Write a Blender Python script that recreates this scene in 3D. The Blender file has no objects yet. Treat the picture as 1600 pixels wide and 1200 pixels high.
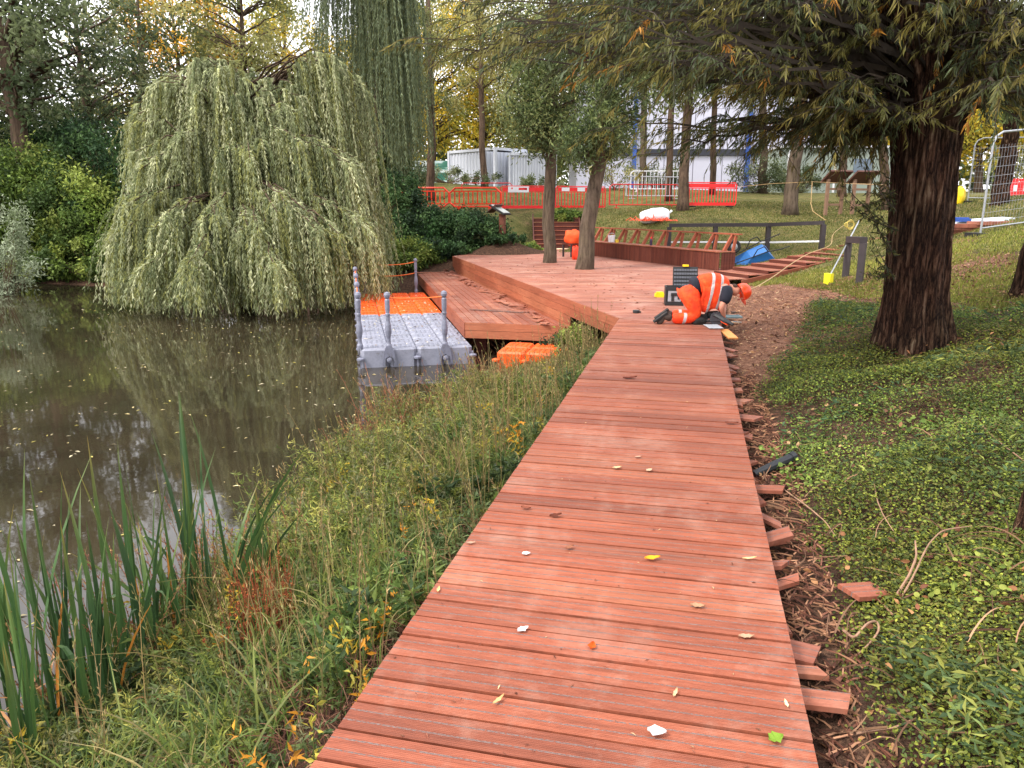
import bpy, math, random
import numpy as np
from mathutils import Vector, Matrix
rng = np.random.default_rng(7); random.seed(7)
scene = bpy.context.scene
COL = scene.collection
PI = math.pi
# ---------------------------------------------------------------- camera
F = 1170.0; HZ = 325.0; H = 1.62
TH = math.atan((600-HZ)/F); CT, ST = math.cos(TH), math.sin(TH)
cam = bpy.data.cameras.new('camera'); co = bpy.data.objects.new('camera', cam); COL.objects.link(co)
co.location = (0, 0, H); co.rotation_euler = (PI/2-TH, 0, 0)
cam.sensor_width = 36; cam.lens = F*36/1600; cam.clip_end = 3000; cam.clip_start = 0.05
scene.camera = co
def at(px, py, d):
    """world point seen at photo pixel px,py at depth d along the view axis"""
    a = (px-800)/F; b = (600-py)/F
    return np.array([d*a, d*(CT+ST*b), H+d*(-ST+CT*b)])
def onz(px, py, z=0.0):
    b = (600-py)/F
    return at(px, py, (z-H)/(-ST+CT*b))
# ---------------------------------------------------------------- materials
def s2l(c):
    return tuple((x/12.92 if x <= .04045 else ((x+.055)/1.055)**2.4) for x in [v/255 for v in c])
class NT:
    def __init__(s, name):
        s.m = bpy.data.materials.new(name); s.m.use_nodes = True; s.t = s.m.node_tree
        s.b = s.t.nodes['Principled BSDF']; s.out = s.t.nodes['Material Output']
    def n(s, typ, **k):
        nd = s.t.nodes.new(typ)
        for a, v in k.items(): setattr(nd, a, v)
        return nd
    def l(s, a, b): s.t.links.new(a, b)
    def setv(s, nd, **k):
        for a, v in k.items(): nd.inputs[a.replace('_', ' ')].default_value = v
        return nd
    def noise(s, vec, scale, detail=4, rough=.6):
        nd = s.n('ShaderNodeTexNoise'); s.setv(nd, Scale=scale, Detail=detail, Roughness=rough)
        if vec is not None: s.l(vec, nd.inputs['Vector'])
        return nd.outputs['Fac']
    def obj(s): return s.n('ShaderNodeTexCoord').outputs['Object']
    def geo(s): return s.n('ShaderNodeNewGeometry').outputs['Position']
    def attr(s, nm, o='Color'): return s.n('ShaderNodeAttribute', attribute_name=nm).outputs[o]
    def mapv(s, vec, sc=(1, 1, 1)):
        nd = s.n('ShaderNodeMapping'); nd.inputs['Scale'].default_value = sc; s.l(vec, nd.inputs['Vector']); return nd.outputs[0]
    def ramp(s, fac, stops):
        nd = s.n('ShaderNodeValToRGB'); e = nd.color_ramp.elements
        while len(e) < len(stops): e.new(.5)
        for x, (p, c) in zip(e, stops): x.position = p; x.color = (c[0], c[1], c[2], 1)
        s.l(fac, nd.inputs[0]); return nd.outputs[0]
    def mix(s, fac, a, b, typ='MIX'):
        nd = s.n('ShaderNodeMix', data_type='RGBA', blend_type=typ)
        for i, v in ((0, fac), (6, a), (7, b)):
            if hasattr(v, 'is_linked') or hasattr(v, 'links'): s.l(v, nd.inputs[i])
            else: nd.inputs[i].default_value = v if i == 0 else (v[0], v[1], v[2], 1)
        return nd.outputs[2]
    def math(s, op, a, b=None, c=None):
        nd = s.n('ShaderNodeMath', operation=op)
        for i, v in enumerate((a, b, c)):
            if v is None: continue
            if hasattr(v, 'links'): s.l(v, nd.inputs[i])
            else: nd.inputs[i].default_value = v
        return nd.outputs[0]
    def bump(s, h, st=.3, dist=.01):
        nd = s.n('ShaderNodeBump'); nd.inputs['Strength'].default_value = st; nd.inputs['Distance'].default_value = dist
        s.l(h, nd.inputs['Height']); s.l(nd.outputs[0], s.b.inputs['Normal'])
def G3(v): return (v, v, v)
def simple(name, col, rough=.5, metal=0, var=.25, scale=6, bump=.0, spec=.5, stretch=(1, 1, 1)):
    t = NT(name); c = s2l(col)
    f = t.noise(t.mapv(t.obj(), stretch), scale)
    f2 = t.noise(t.mapv(t.obj(), stretch), scale*7, 3)
    ff = t.math('ADD', t.math('MULTIPLY', f, .7), t.math('MULTIPLY', f2, .3))
    lo = tuple(x*(1-var) for x in c); hi = tuple(min(1, x*(1+var*.7)) for x in c)
    t.l(t.ramp(ff, [(.3, lo), (.7, hi)]), t.b.inputs['Base Color'])
    t.setv(t.b, Roughness=rough, Metallic=metal); t.b.inputs['Specular IOR Level'].default_value = spec
    if bump: t.bump(ff, bump, .02)
    return t.m
def leafmat(name, trans=.35, rough=.5, spec=.3):
    t = NT(name); c = t.attr('Col')
    t.l(c, t.b.inputs['Base Color']); t.setv(t.b, Roughness=rough); t.b.inputs['Specular IOR Level'].default_value = spec
    tr = t.n('ShaderNodeBsdfTranslucent'); t.l(t.mix(.5, c, s2l((190, 200, 60)), 'MULTIPLY') if False else c, tr.inputs[0])
    mx = t.n('ShaderNodeMixShader'); mx.inputs[0].default_value = trans
    t.l(t.b.outputs[0], mx.inputs[1]); t.l(tr.outputs[0], mx.inputs[2]); t.l(mx.outputs[0], t.out.inputs[0])
    return t.m
def barkmat(name, col, col2, scale=9, bump=.8):
    t = NT(name); v = t.mapv(t.obj(), (1, 1, .16))
    f = t.noise(v, scale, 5, .7); f2 = t.noise(t.obj(), 3, 3)
    c = t.ramp(f, [(.32, s2l(col2)), (.62, s2l(col))])
    g = t.ramp(f2, [(.45, (1, 1, 1)), (.75, (.75, .85, .6))])
    t.l(t.mix(.6, c, g, 'MULTIPLY'), t.b.inputs['Base Color']); t.setv(t.b, Roughness=.9)
    t.b.inputs['Specular IOR Level'].default_value = .15
    t.bump(f, bump, .05); return t.m
def furrowed(name):
    t = NT(name); o = t.obj(); v = t.mapv(o, (1, 1, .11)); f = t.noise(v, 16, 5, .62); r1 = t.math('ABSOLUTE', t.math('SUBTRACT', f, .5)); f2 = t.noise(t.mapv(o, (1, 1, .35)), 38, 4, .7); f3 = t.noise(o, 1.8, 3)
    h = t.math('ADD', t.math('MULTIPLY', r1, 4.2), t.math('MULTIPLY', f2, .4))
    c = t.ramp(h, [(.2, s2l((26, 18, 15))), (.42, s2l((64, 45, 36))), (.7, s2l((98, 74, 60))), (1, s2l((132, 112, 96)))])
    t.l(t.mix(.7, c, t.ramp(f3, [(.4, (1, .88, .8)), (.65, (.85, .95, .8))]), 'MULTIPLY'), t.b.inputs['Base Color']); t.setv(t.b, Roughness=.95); t.b.inputs['Specular IOR Level'].default_value = .1
    t.bump(h, 1.0, .07); return t.m
def boardmat(name, base, strips=True, dirt=.35, dark=None):
    """hardwood decking: tex = (along m, across m, board random)"""
    t = NT(name); tx = t.attr('tex', 'Vector'); sep = t.n('ShaderNodeSeparateXYZ'); t.l(tx, sep.inputs[0])
    al, ac, rn = sep.outputs
    v = t.n('ShaderNodeCombineXYZ'); t.l(al, v.inputs[0]); t.l(t.math('MULTIPLY', ac, 14), v.inputs[1]); t.l(t.math('MULTIPLY', rn, 31), v.inputs[2])
    g = t.noise(v.outputs[0], 3.0, 6, .65); g2 = t.noise(v.outputs[0], 17, 4, .7)
    b = s2l(base)
    c = t.ramp(g, [(.28, tuple(x*.66 for x in b)), (.5, b), (.75, tuple(min(1, x*y) for x, y in zip(b, (1.25, 1.35, 1.4))))])
    c = t.mix(.75, c, t.ramp(g2, [(.3, (.62, .56, .55)), (.6, (1.1, 1.1, 1.1))]), 'MULTIPLY')
    big = t.noise(t.geo(), .55, 4, .6); c = t.mix(.8, c, t.ramp(big, [(.35, (.78, .74, .74)), (.6, (1.08, 1.08, 1.08))]), 'MULTIPLY')
    # board to board tone
    c = t.mix(.8, c, t.ramp(rn, [(0, (.6, .54, .54)), (.25, (1.06, .98, .93)), (.5, (.78, .70, .72)), (.75, (1.2, 1.3, 1.25)), (1, (.72, .72, .76))]), 'MULTIPLY')
    # dusty, pale worn patches
    p = t.geo(); d = t.noise(p, 1.1, 5, .7); d2 = t.noise(p, 9, 4, .7)
    df = t.ramp(t.math('ADD', t.math('MULTIPLY', d, .7), t.math('MULTIPLY', d2, .3)), [(.5, (0, 0, 0)), (.7, (dirt, dirt, dirt))])
    c = t.mix(df, c, s2l((192, 164, 146)))
    h = t.math('ADD', t.math('MULTIPLY', g, .6), t.math('MULTIPLY', g2, .4))
    if strips:
        gro = t.math('SINE', t.math('MULTIPLY', ac, 2*PI/.0073))
        c = t.mix(.2, c, t.ramp(t.math('MULTIPLY_ADD', gro, .5, .5), [(.2, (.55, .5, .5)), (.6, (1, 1, 1))]), 'MULTIPLY')
        m = None
        for q in (.047, .098):
            k = t.math('LESS_THAN', t.math('ABSOLUTE', t.math('SUBTRACT', ac, q)), .0036)
            m = k if m is None else t.math('ADD', m, k)
        v2 = t.n('ShaderNodeCombineXYZ'); t.l(t.math('MULTIPLY', al, 90), v2.inputs[0]); t.l(t.math('MULTIPLY', ac, 300), v2.inputs[1]); t.l(rn, v2.inputs[2])
        gn = t.noise(v2.outputs[0], 1, 2)
        c = t.mix(t.math('MULTIPLY', m, t.math('GREATER_THAN', gn, .44)), c, t.ramp(gn, [(.4, s2l((76, 64, 62))), (.66, s2l((122, 104, 98)))]))
        h = t.math('ADD', h, t.math('MULTIPLY', gro, .25))
    t.l(c, t.b.inputs['Base Color']); t.setv(t.b, Roughness=.62); t.b.inputs['Specular IOR Level'].default_value = .3
    t.bump(h, .5, .004); return t.m
# ---------------------------------------------------------------- geometry builder
def nrm(a): return a/np.maximum(np.linalg.norm(a, axis=-1, keepdims=True), 1e-9)
ORG = {}
class Geo:
    def __init__(s): s.v = []; s.n = 0; s.lp = []; s.sz = []; s.c = []; s.t = []
    def add(s, v, f, col=(1, 1, 1), tex=None):
        v = np.asarray(v, float).reshape(-1, 3)
        if isinstance(f, np.ndarray):
            s.lp.append((f+s.n).ravel()); s.sz.append(np.full(len(f), f.shape[1]))
        else:
            s.lp.append(np.array([i+s.n for q in f for i in q])); s.sz.append(np.array([len(q) for q in f]))
        s.v.append(v); s.n += len(v)
        c = np.asarray(col, float); s.c.append(np.broadcast_to(c, (len(v), 3)) if c.ndim == 1 else c)
        s.t.append(np.zeros((len(v), 3)) if tex is None else np.asarray(tex, float)); return s
    def box(s, c, size, rz=0, col=(1, 1, 1), M=None):
        x, y, z = [q/2 for q in size]
        v = np.array([(a, b, d) for d in (-z, z) for a, b in ((-x, -y), (x, -y), (x, y), (-x, y))])
        if M is not None: v = v@np.asarray(M).T
        if rz: v = v@np.array([[math.cos(rz), math.sin(rz), 0], [-math.sin(rz), math.cos(rz), 0], [0, 0, 1]])
        v = v+np.asarray(c)
        return s.add(v, [(0, 3, 2, 1), (4, 5, 6, 7), (0, 1, 5, 4), (1, 2, 6, 5), (2, 3, 7, 6), (3, 0, 4, 7)], col)
    def bar(s, a, b, w, h, up=(0, 0, 1), col=(1, 1, 1)):
        a = np.asarray(a, float); b = np.asarray(b, float); d = b-a; L = np.linalg.norm(d); d = d/L
        u = np.asarray(up, float); x = np.cross(d, u)
        if np.linalg.norm(x) < 1e-5: x = np.cross(d, (1, 0, 0))
        x = x/np.linalg.norm(x); z = np.cross(x, d)
        return s.box((a+b)/2, (L, w, h), M=np.stack([d, x, z], 1), col=col)
    def prism(s, poly, z0, z1, col=(1, 1, 1), tex=None):
        p = np.asarray(poly, float)[:, :2]; n = len(p)
        ar = sum(p[i][0]*p[(i+1) % n][1]-p[(i+1) % n][0]*p[i][1] for i in range(n))
        if ar < 0: p = p[::-1]; tex = None if tex is None else np.asarray(tex)[::-1]
        v = np.concatenate([np.c_[p, np.full(n, z0)], np.c_[p, np.full(n, z1)]])
        f = [tuple(range(n-1, -1, -1)), tuple(range(n, 2*n))]+[(i, (i+1) % n, n+(i+1) % n, n+i) for i in range(n)]
        return s.add(v, f, col, None if tex is None else np.concatenate([tex, tex]))
    def tube(s, pts, r, n=8, col=(1, 1, 1), cap=True, jit=0):
        P = np.asarray(pts, float); K = len(P); r = np.broadcast_to(np.asarray(r, float), (K,))
        T = nrm(np.gradient(P, axis=0)); u = np.cross(T[0], (0, 0, 1.))
        if np.linalg.norm(u) < .1: u = np.cross(T[0], (1., 0, 0))
        u = u/np.linalg.norm(u); V = []
        a = np.arange(n)/n*2*PI
        for i in range(K):
            u = u-T[i]*np.dot(u, T[i]); u = u/np.linalg.norm(u); w = np.cross(T[i], u)
            rr = r[i]*(1+(jit*rng.standard_normal(n) if jit else 0))
            V.append(P[i]+np.outer(np.cos(a)*rr, u)+np.outer(np.sin(a)*rr, w))
        f = [(i*n+j, i*n+(j+1) % n, (i+1)*n+(j+1) % n, (i+1)*n+j) for i in range(K-1) for j in range(n)]
        if cap: f += [tuple(range(n-1, -1, -1)), tuple(range((K-1)*n, K*n))]
        return s.add(np.concatenate(V), f, col)
    def lathe(s, prof, c=(0, 0, 0), n=16, col=(1, 1, 1), M=None):
        a = np.arange(n)/n*2*PI
        V = np.concatenate([np.c_[np.cos(a)*r, np.sin(a)*r, np.full(n, z)] for r, z in prof]); K = len(prof)
        if M is not None: V = V@np.asarray(M).T
        f = [(i*n+j, i*n+(j+1) % n, (i+1)*n+(j+1) % n, (i+1)*n+j) for i in range(K-1) for j in range(n)]
        f += [tuple(range(n-1, -1, -1)), tuple(range((K-1)*n, K*n))]
        return s.add(V+np.asarray(c), f, col)
    def strands(s, P, r0, r1, col=(1, 1, 1)):
        """N polylines [N,K,3] as three-sided tapering stems"""
        N, K, _ = P.shape; d = nrm(P[:, -1]-P[:, 0]); h = np.where(np.abs(d[:, 2:]) > .8, np.array([[1., 0, 0]]), np.array([[0, 0, 1.]]))
        u = nrm(np.cross(d, h)); w = np.cross(d, u); t = np.linspace(0, 1, K)
        R = np.broadcast_to(np.asarray(r0, float).reshape(-1, 1), (N, 1))*(1-t)+np.broadcast_to(np.asarray(r1, float).reshape(-1, 1), (N, 1))*t
        V = np.stack([P+R[..., None]*(math.cos(a)*u+math.sin(a)*w)[:, None] for a in (0, 2.094, 4.189)], 2)
        b = (np.arange(N)*K*3)[:, None, None]; k = (np.arange(K-1)*3)[None, :, None]; j = np.arange(3); j2 = (j+1) % 3
        f = np.stack([b+k+j, b+k+j2, b+k+3+j2, b+k+3+j], -1).reshape(-1, 4)
        if np.ndim(col) == 2: col = np.repeat(np.asarray(col), K*3, 0)
        return s.add(V.reshape(-1, 3), f, col)
    def leaves(s, P, D, L, W, col, shape=4, bend=.15, flat=None):
        N = len(P); D = nrm(D); R = rng.standard_normal((N, 3)) if flat is None else np.array([0, 0, 1.])+flat*rng.standard_normal((N, 3))
        S = nrm(np.cross(D, R)); Nn = np.cross(S, D)
        L = np.broadcast_to(L, (N,))[:, None]; W = np.broadcast_to(W, (N,))[:, None]
        if shape == 4: q = [(0, 0, 0), (.42, .5, .3), (1, 0, -1), (.42, -.5, .3)]
        else: q = [(0, 0, 0), (.25, .42, .2), (.6, .45, .1), (1, 0, -1), (.6, -.45, .1), (.25, -.42, .2)]
        V = np.stack([P+D*L*a+S*W*b+Nn*L*bend*c for a, b, c in q], 1)
        f = np.arange(N*len(q)).reshape(N, len(q))
        return s.add(V.reshape(-1, 3), f, np.repeat(col, len(q), 0))
    def build(s, name, mat, parent=None, smooth=False, attrs=True, org=None):
        me = bpy.data.meshes.new(name); V = np.concatenate(s.v)
        o = np.asarray(org if org is not None else (ORG[parent] if parent else (0, 0, 0)), float)
        V = V-o
        lp = np.concatenate(s.lp).astype(np.int32); sz = np.concatenate(s.sz).astype(np.int32)
        me.vertices.add(len(V)); me.vertices.foreach_set('co', V.ravel().astype(np.float32))
        me.loops.add(len(lp)); me.loops.foreach_set('vertex_index', lp)
        me.polygons.add(len(sz)); st = np.concatenate([[0], np.cumsum(sz)[:-1]]).astype(np.int32)
        me.polygons.foreach_set('loop_start', st)
        me.polygons.foreach_set('use_smooth', np.full(len(sz), smooth))
        me.update(calc_edges=True)
        if attrs:
            a = me.color_attributes.new('Col', 'FLOAT_COLOR', 'POINT'); c = np.c_[np.concatenate(s.c), np.ones(len(V))]
            a.data.foreach_set('color', c.ravel().astype(np.float32))
            T = np.concatenate(s.t)
            if np.abs(T).sum() > 0:
                a = me.attributes.new('tex', 'FLOAT_VECTOR', 'POINT'); a.data.foreach_set('vector', T.ravel().astype(np.float32))
        me.materials.append(mat)
        ob = bpy.data.objects.new(name, me); COL.objects.link(ob)
        if parent: ob.parent = parent; ORG[ob] = o
        elif org is not None: ob.location = tuple(o); ORG[ob] = o
        else: ORG[ob] = np.zeros(3)
        return ob
def tag(o, label, cat=None, group=None, kind=None):
    if label: o['label'] = label
    if cat: o['category'] = cat
    if group: o['group'] = group
    if kind: o['kind'] = kind
    return o
def thing(name, loc, label, cat, group=None):
    o = bpy.data.objects.new(name, None); COL.objects.link(o); o.empty_display_size = .2
    o.location = tuple(float(q) for q in loc); ORG[o] = np.array(loc, float)
    return tag(o, label, cat, group)
def dup(o, loc, rz=0, sc=1, label=None, parent=None):
    c = o.copy(); COL.objects.link(c)
    if parent: c.parent = parent
    else:
        c.location = tuple(float(q) for q in loc); c.rotation_euler = (0, 0, rz); c.scale = (sc,)*3 if np.ndim(sc) == 0 else sc
        if label: c['label'] = label
    for ch in list(o.children): dup(ch, None, parent=c)
    return c
def bez(a, b, c, K=8):
    a, b, c = (np.asarray(q, float) for q in (a, b, c)); t = np.linspace(0, 1, K)
    t = t.reshape((1,)*(a.ndim-1)+(K, 1)) if a.ndim > 1 else t[:, None]
    e = lambda q: q[:, None] if q.ndim > 1 else q
    return (1-t)**2*e(a)+2*t*(1-t)*e(b)+t*t*e(c)
def pal(cols, n, jit=.18):
    c = np.array([s2l(q) for q in cols]); k = c[rng.integers(0, len(c), n)]
    return k*(1+jit*rng.standard_normal((n, 1))).clip(.4, 1.7)
def rv(n): return nrm(rng.standard_normal((n, 3)))
# ---------------------------------------------------------------- terrain
WK = .2354                                            # walkway direction dx/dy
def wl(y): return -.62+WK*(y-1.905)                   # walkway left edge
def wr(y): return .913+WK*(y-1.905)                   # walkway right edge
PZ = -1.15                                            # pond level
ctrl = []; D0 = onz(1137, 425); B0 = onz(893, 396)
def C(x, y, z): ctrl.append((x, y, z))
def CA(px, py, d): p = at(px, py, d); ctrl.append(tuple(p)); return p
shore = [(-4.6, -4), (-3.7, -1), (-3.1, 1), (-2.7, 2.5), (-2.3, 4), (-1.95, 6), (-1.35, 8.5), (-.65, 11), (-.15, 13), (.3, 15), (-.6, 18), (-1.9, 21.5), (-3.4, 24.0), (-6, 25.2), (-10, 25.8), (-14, 27), (-18, 28.5), (-21, 29.0), (-26, 28), (-34, 24)]
for x, y in shore: C(x, y, PZ)
for x, y in [(-9, -4), (-6, 2), (-4.6, 6), (-4.5, 12), (-4, 17), (-7, 20), (-12, 15), (-18, 20), (-25, 15), (-30, 5)]: C(x, y, -2.0)
for y in (-4, 0, 2, 4, 6, 8, 10):
    C(wl(y)-.1, y, -.42); C(wr(y)+.12, y, -.2); C(wl(y)-.9, y, -.76 if y < 9 else -.95)
    C(wr(y)+1.5, y, .14); C(wr(y)+3.5, y, .55); C(wr(y)+9, y, 1.3)
C(wl(11)-.1, 11, -.6); C(3.2, 12, -.18); C(3.9, 15, -.15); C(.9, 13.2, -.95)
for p in [(1.5, 13), (2.5, 16), (1, 19), (-.5, 23), (3, 21), (1.0, 26)]: C(p[0], p[1], -.7)
C(-2.5, 26.6, -.35); C(-1.0, 29, -.1); C(.6, 31.5, .0); C(-3.4, 26.2, -.6)
STR0 = onz(1138, 442, 0.0); STR1 = at(1400, 383, 18.2)
C(5.2, 16.2, -.02); C(6.5, 16.6, .18); C(8.3, 17.2, .6); C(6.6, 19.2, .25); C(8.4, 19.8, .62)
CA(1320, 432, 14); CA(1535, 366, 15); CA(1500, 352, 19); CA(1590, 400, 12)
CA(1045, 386, 26); CA(1285, 391, 22); CA(1235, 337, 30); CA(1065, 331, 30.5); CA(1190, 302, 40); CA(1022, 343, 28); CA(1170, 360, 27); CA(1283, 392, 21.5); CA(1116, 393, 23.6)
CA(1300, 336, 28.5); CA(1345, 336, 28.5); CA(640, 327, 34.8); CA(780, 328, 34.8); CA(950, 328, 34.8); CA(1110, 324, 31); CA(1500, 318, 24)
CA(790, 347, 32); CA(740, 395, 28); CA(700, 372, 30)
CA(940, 352, 31); [C(D0[0]+(B0[0]-D0[0])*k+.9*o, D0[1]+(B0[1]-D0[1])*k+.35*o, zz_) for k in (0, .33, .66, 1) for o, zz_ in ((0, -.12), (.9, .02))]; C(2.2, 31.2, -.1); C(.9, 34.0, 1.2); C(2.0, 34.0, 1.2); C(3.1, 34.0, 1.2); C(.9, 32.6, .3); C(2, 32.6, .25); C(3.1, 32.6, .3); CA(785, 374, 27.4); C(6.9, 22.8, .2)
CA(670, 290, 38); CA(757, 292, 40); CA(1005, 296, 40)
for x in (-30, -10, 0, 12, 30): C(x, 50, 2.6)
for x in (-60, -20, 20, 60): C(x, 75, 3.2); C(x, 110, 3.2)
for x, y in [(-16, 33), (-22, 34), (-10, 32), (-30, 34)]: C(x, y, .3)
for x, y in [(30, 10), (30, 25), (40, 40)]: C(x, y, 2.4)
CP = np.array(ctrl)
def _phi(r2): return .5*r2*np.log(r2+1e-9)
_A = _phi(((CP[:, None, :2]-CP[None, :, :2])**2).sum(-1))+np.eye(len(CP))*.02
_Pm = np.c_[np.ones(len(CP)), CP[:, :2]]
_S = np.linalg.solve(np.block([[_A, _Pm], [_Pm.T, np.zeros((3, 3))]]), np.r_[CP[:, 2], 0, 0, 0])
def gz(x, y):
    x = np.atleast_1d(np.asarray(x, float)); y = np.atleast_1d(np.asarray(y, float)); sh = x.shape; x = x.ravel(); y = y.ravel(); out = np.empty(len(x))
    for i in range(0, len(x), 20000):
        q = np.c_[x[i:i+20000], y[i:i+20000]]
        out[i:i+20000] = _phi(((q[:, None]-CP[None, :, :2])**2).sum(-1))@_S[:len(CP)]+_S[len(CP)]+q@_S[len(CP)+1:]
    far = np.clip((np.hypot(x, y-20)-60)/60, 0, 1)
    out = out*(1-far)+3.0*far
    return out.clip(-2.4, 4.5).reshape(sh)
def g1(x, y): return float(gz(x, y)[0])
def fn(x, y, s, k=0):
    """cheap smooth noise -1..1"""
    return (np.sin(x*s+1.7*np.sin(y*s*.8+k)+k*2.1)+np.sin(y*s*1.13+1.3*np.sin(x*s*.9-k)+k)+np.sin((x+y)*s*.77+k*3.3+1.9*np.sin((x-y)*s*.6)))/3
xs = np.unique(np.concatenate([np.linspace(-400, -60, 12), np.linspace(-60, -12, 33), np.arange(-12, 13, .16), np.linspace(13, 60, 45), np.linspace(60, 400, 12)]))
ys = np.unique(np.concatenate([np.linspace(-60, -3, 10), np.arange(-3, 20, .16), np.arange(20, 45, .4), np.linspace(45, 120, 30), np.linspace(120, 700, 12)]))
GX, GY = np.meshgrid(xs, ys); ZG = gz(GX, GY)
near = np.exp(-((GX/14)**2+((GY-12)/18)**2))
ZG = ZG+near*(.035*fn(GX, GY, 3.1)+.015*fn(GX, GY, 9, 2)+.01*rng.standard_normal(GX.shape))
nx, ny = len(xs), len(ys)
gi = np.arange(nx*ny).reshape(ny, nx)
GF = np.stack([gi[:-1, :-1], gi[:-1, 1:], gi[1:, 1:], gi[1:, :-1]], -1).reshape(-1, 4)
# what covers the soil: r = grass, g = bark mulch, b = leaf litter
def sst(a, b, v): t = np.clip((v-a)/(b-a), 0, 1); return t*t*(3-2*t)
def zones(X, Y):
    d = X-wr(Y); n = fn(X, Y, 1.3, 1)*.6+fn(X, Y, 4.1, 2)*.4
    grass = sst(0, 1.5, Y+.25*X+n*1.6-17.6)*sst(-.3, 1.2, X-1+np.maximum(0, (Y-29)*.8))
    grass = np.maximum(grass, sst(30.5, 32, Y)*(X > -6))
    grass = np.maximum(grass, sst(4.2, 5.4, d+n*.8)*sst(10.5, 12.5, Y+n))
    mul = sst(0, .3, d)*sst(7.0, 8.6, Y+n*1.0-.6*d)*(1-grass)
    mul = np.maximum(mul, .9*np.exp(-((X-6.2)/1.6)**2-((Y-11.6)/1.3)**2))
    mul = np.maximum(mul, .9*sst(.2, .9, n+.2)*np.exp(-((X-10.5)/3.)**2-((Y-20.5)/2.2)**2))
    grass = grass*(.55+.45*sst(-.5, .3, fn(X, Y, 1.9, 5)+.6*fn(X, Y, .5, 3)))
    lit = sst(.1, .8, fn(X, Y, 2.3, 8)+.3)
    return grass, mul, lit
zg, zm, zl = zones(GX, GY)
g = Geo(); g.add(np.stack([GX, GY, ZG], -1).reshape(-1, 3), GF, np.stack([zg, zm, zl], -1).reshape(-1, 3))
t = NT('ground_cover'); a = t.attr('Col'); sp = t.n('ShaderNodeSeparateColor'); t.l(a, sp.inputs[0]); p = t.geo()
n1 = t.noise(p, 2.2, 5, .65); n2 = t.noise(p, 14, 5, .7); n3 = t.noise(p, 60, 3, .7)
soil = t.ramp(t.math('ADD', t.math('MULTIPLY', n2, .6), t.math('MULTIPLY', n3, .4)), [(.35, s2l((38, 28, 23))), (.5, s2l((74, 55, 44))), (.62, s2l((112, 84, 66))), (.75, s2l((150, 120, 92)))])
mulch = t.ramp(t.math('ADD', t.math('MULTIPLY', n2, .45), t.math('MULTIPLY', n3, .55)), [(.36, s2l((64, 44, 36))), (.48, s2l((116, 82, 66))), (.58, s2l((154, 114, 92))), (.68, s2l((192, 160, 130)))])
gr = t.ramp(t.math('ADD', t.math('MULTIPLY', n1, .4), t.math('MULTIPLY', t.math('ADD', n2, n3), .3)), [(.36, s2l((62, 66, 34))), (.46, s2l((88, 90, 48))), (.54, s2l((112, 106, 64))), (.6, s2l((136, 112, 82))), (.7, s2l((132, 98, 76)))])
w = t.math('MULTIPLY', sp.outputs[0], 1)
edge = t.math('ADD', w, t.math('MULTIPLY', t.math('SUBTRACT', n2, .5), .9))
c = t.mix(t.ramp(sp.outputs[1], [(.3, G3(0)), (.7, G3(1))]), soil, mulch)
c = t.mix(t.ramp(edge, [(.35, G3(0)), (.6, G3(1))]), c, gr)
t.l(c, t.b.inputs['Base Color']); t.setv(t.b, Roughness=.95); t.b.inputs['Specular IOR Level'].default_value = .1
t.bump(t.math('ADD', n2, n3), .9, .04)
tag(g.build('ground', t.m, smooth=True), None, kind='structure')
# ---------------------------------------------------------------- pond
g = Geo(); w = [(-120, -40), (30, -40), (30, 40), (-120, 40)]
pd = [(-60, -12), (-2, -12), (-2, 2), (2.6, 12), (2.6, 25), (-3, 26.5), (-14, 30.5), (-24, 31.5), (-60, 31)]
g.add([(x, y, PZ) for x, y in pd], [tuple(range(len(pd)))])
t = NT('pond_water'); p = t.geo()
f = t.noise(p, .5, 3); t.l(t.ramp(f, [(.35, s2l((38, 33, 24))), (.65, s2l((52, 45, 33)))]), t.b.inputs['Base Color'])
t.setv(t.b, Roughness=.035, IOR=1.33); t.b.inputs['Specular IOR Level'].default_value = .75
wv = t.noise(t.mapv(p, (1, 1.0, 1)), 5.5, 3, .5); wv2 = t.noise(p, 1.3, 2)
t.bump(t.math('ADD', t.math('MULTIPLY', wv, .4), wv2), .045, .03)
tag(g.build('pond_water', t.m), None, kind='structure')
def sand(x, y, poly):
    c = False; n = len(poly)
    for i in range(n):
        x1, y1 = poly[i]; x2, y2 = poly[(i+1) % n]
        c = np.where(((y1 > y) != (y2 > y)) & (x < (x2-x1)*(y-y1)/(y2-y1+1e-12)+x1), ~c, c) if i else (((y1 > y) != (y2 > y)) & (x < (x2-x1)*(y-y1)/(y2-y1+1e-12)+x1))
    return c
# ---------------------------------------------------------------- decking
WOOD = boardmat('hardwood_decking', (150, 86, 62), dirt=.34)
WOODP = boardmat('hardwood_platform', (164, 106, 86), dirt=.55)
WOODF = boardmat('hardwood_fascia', (150, 86, 60), strips=False, dirt=.05)
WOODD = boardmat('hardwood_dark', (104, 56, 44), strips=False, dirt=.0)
DARK = simple('joist_timber', (60, 44, 36), .9, var=.4)
ENDG = simple('post_red_brown', (88, 40, 28), .8, var=.3)
def clip(poly, ax, lo, hi):
    for sgn, lim in ((1, lo), (-1, -hi)):
        out = []
        for i in range(len(poly)):
            a, b = poly[i], poly[(i+1) % len(poly)]; da, db = sgn*a[ax]-lim, sgn*b[ax]-lim
            if da >= 0: out.append(a)
            if da*db < 0: k = da/(da-db); out.append(tuple(a[j]+k*(b[j]-a[j]) for j in range(2)))
        poly = out
        if len(poly) < 3: return []
    return poly
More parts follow.
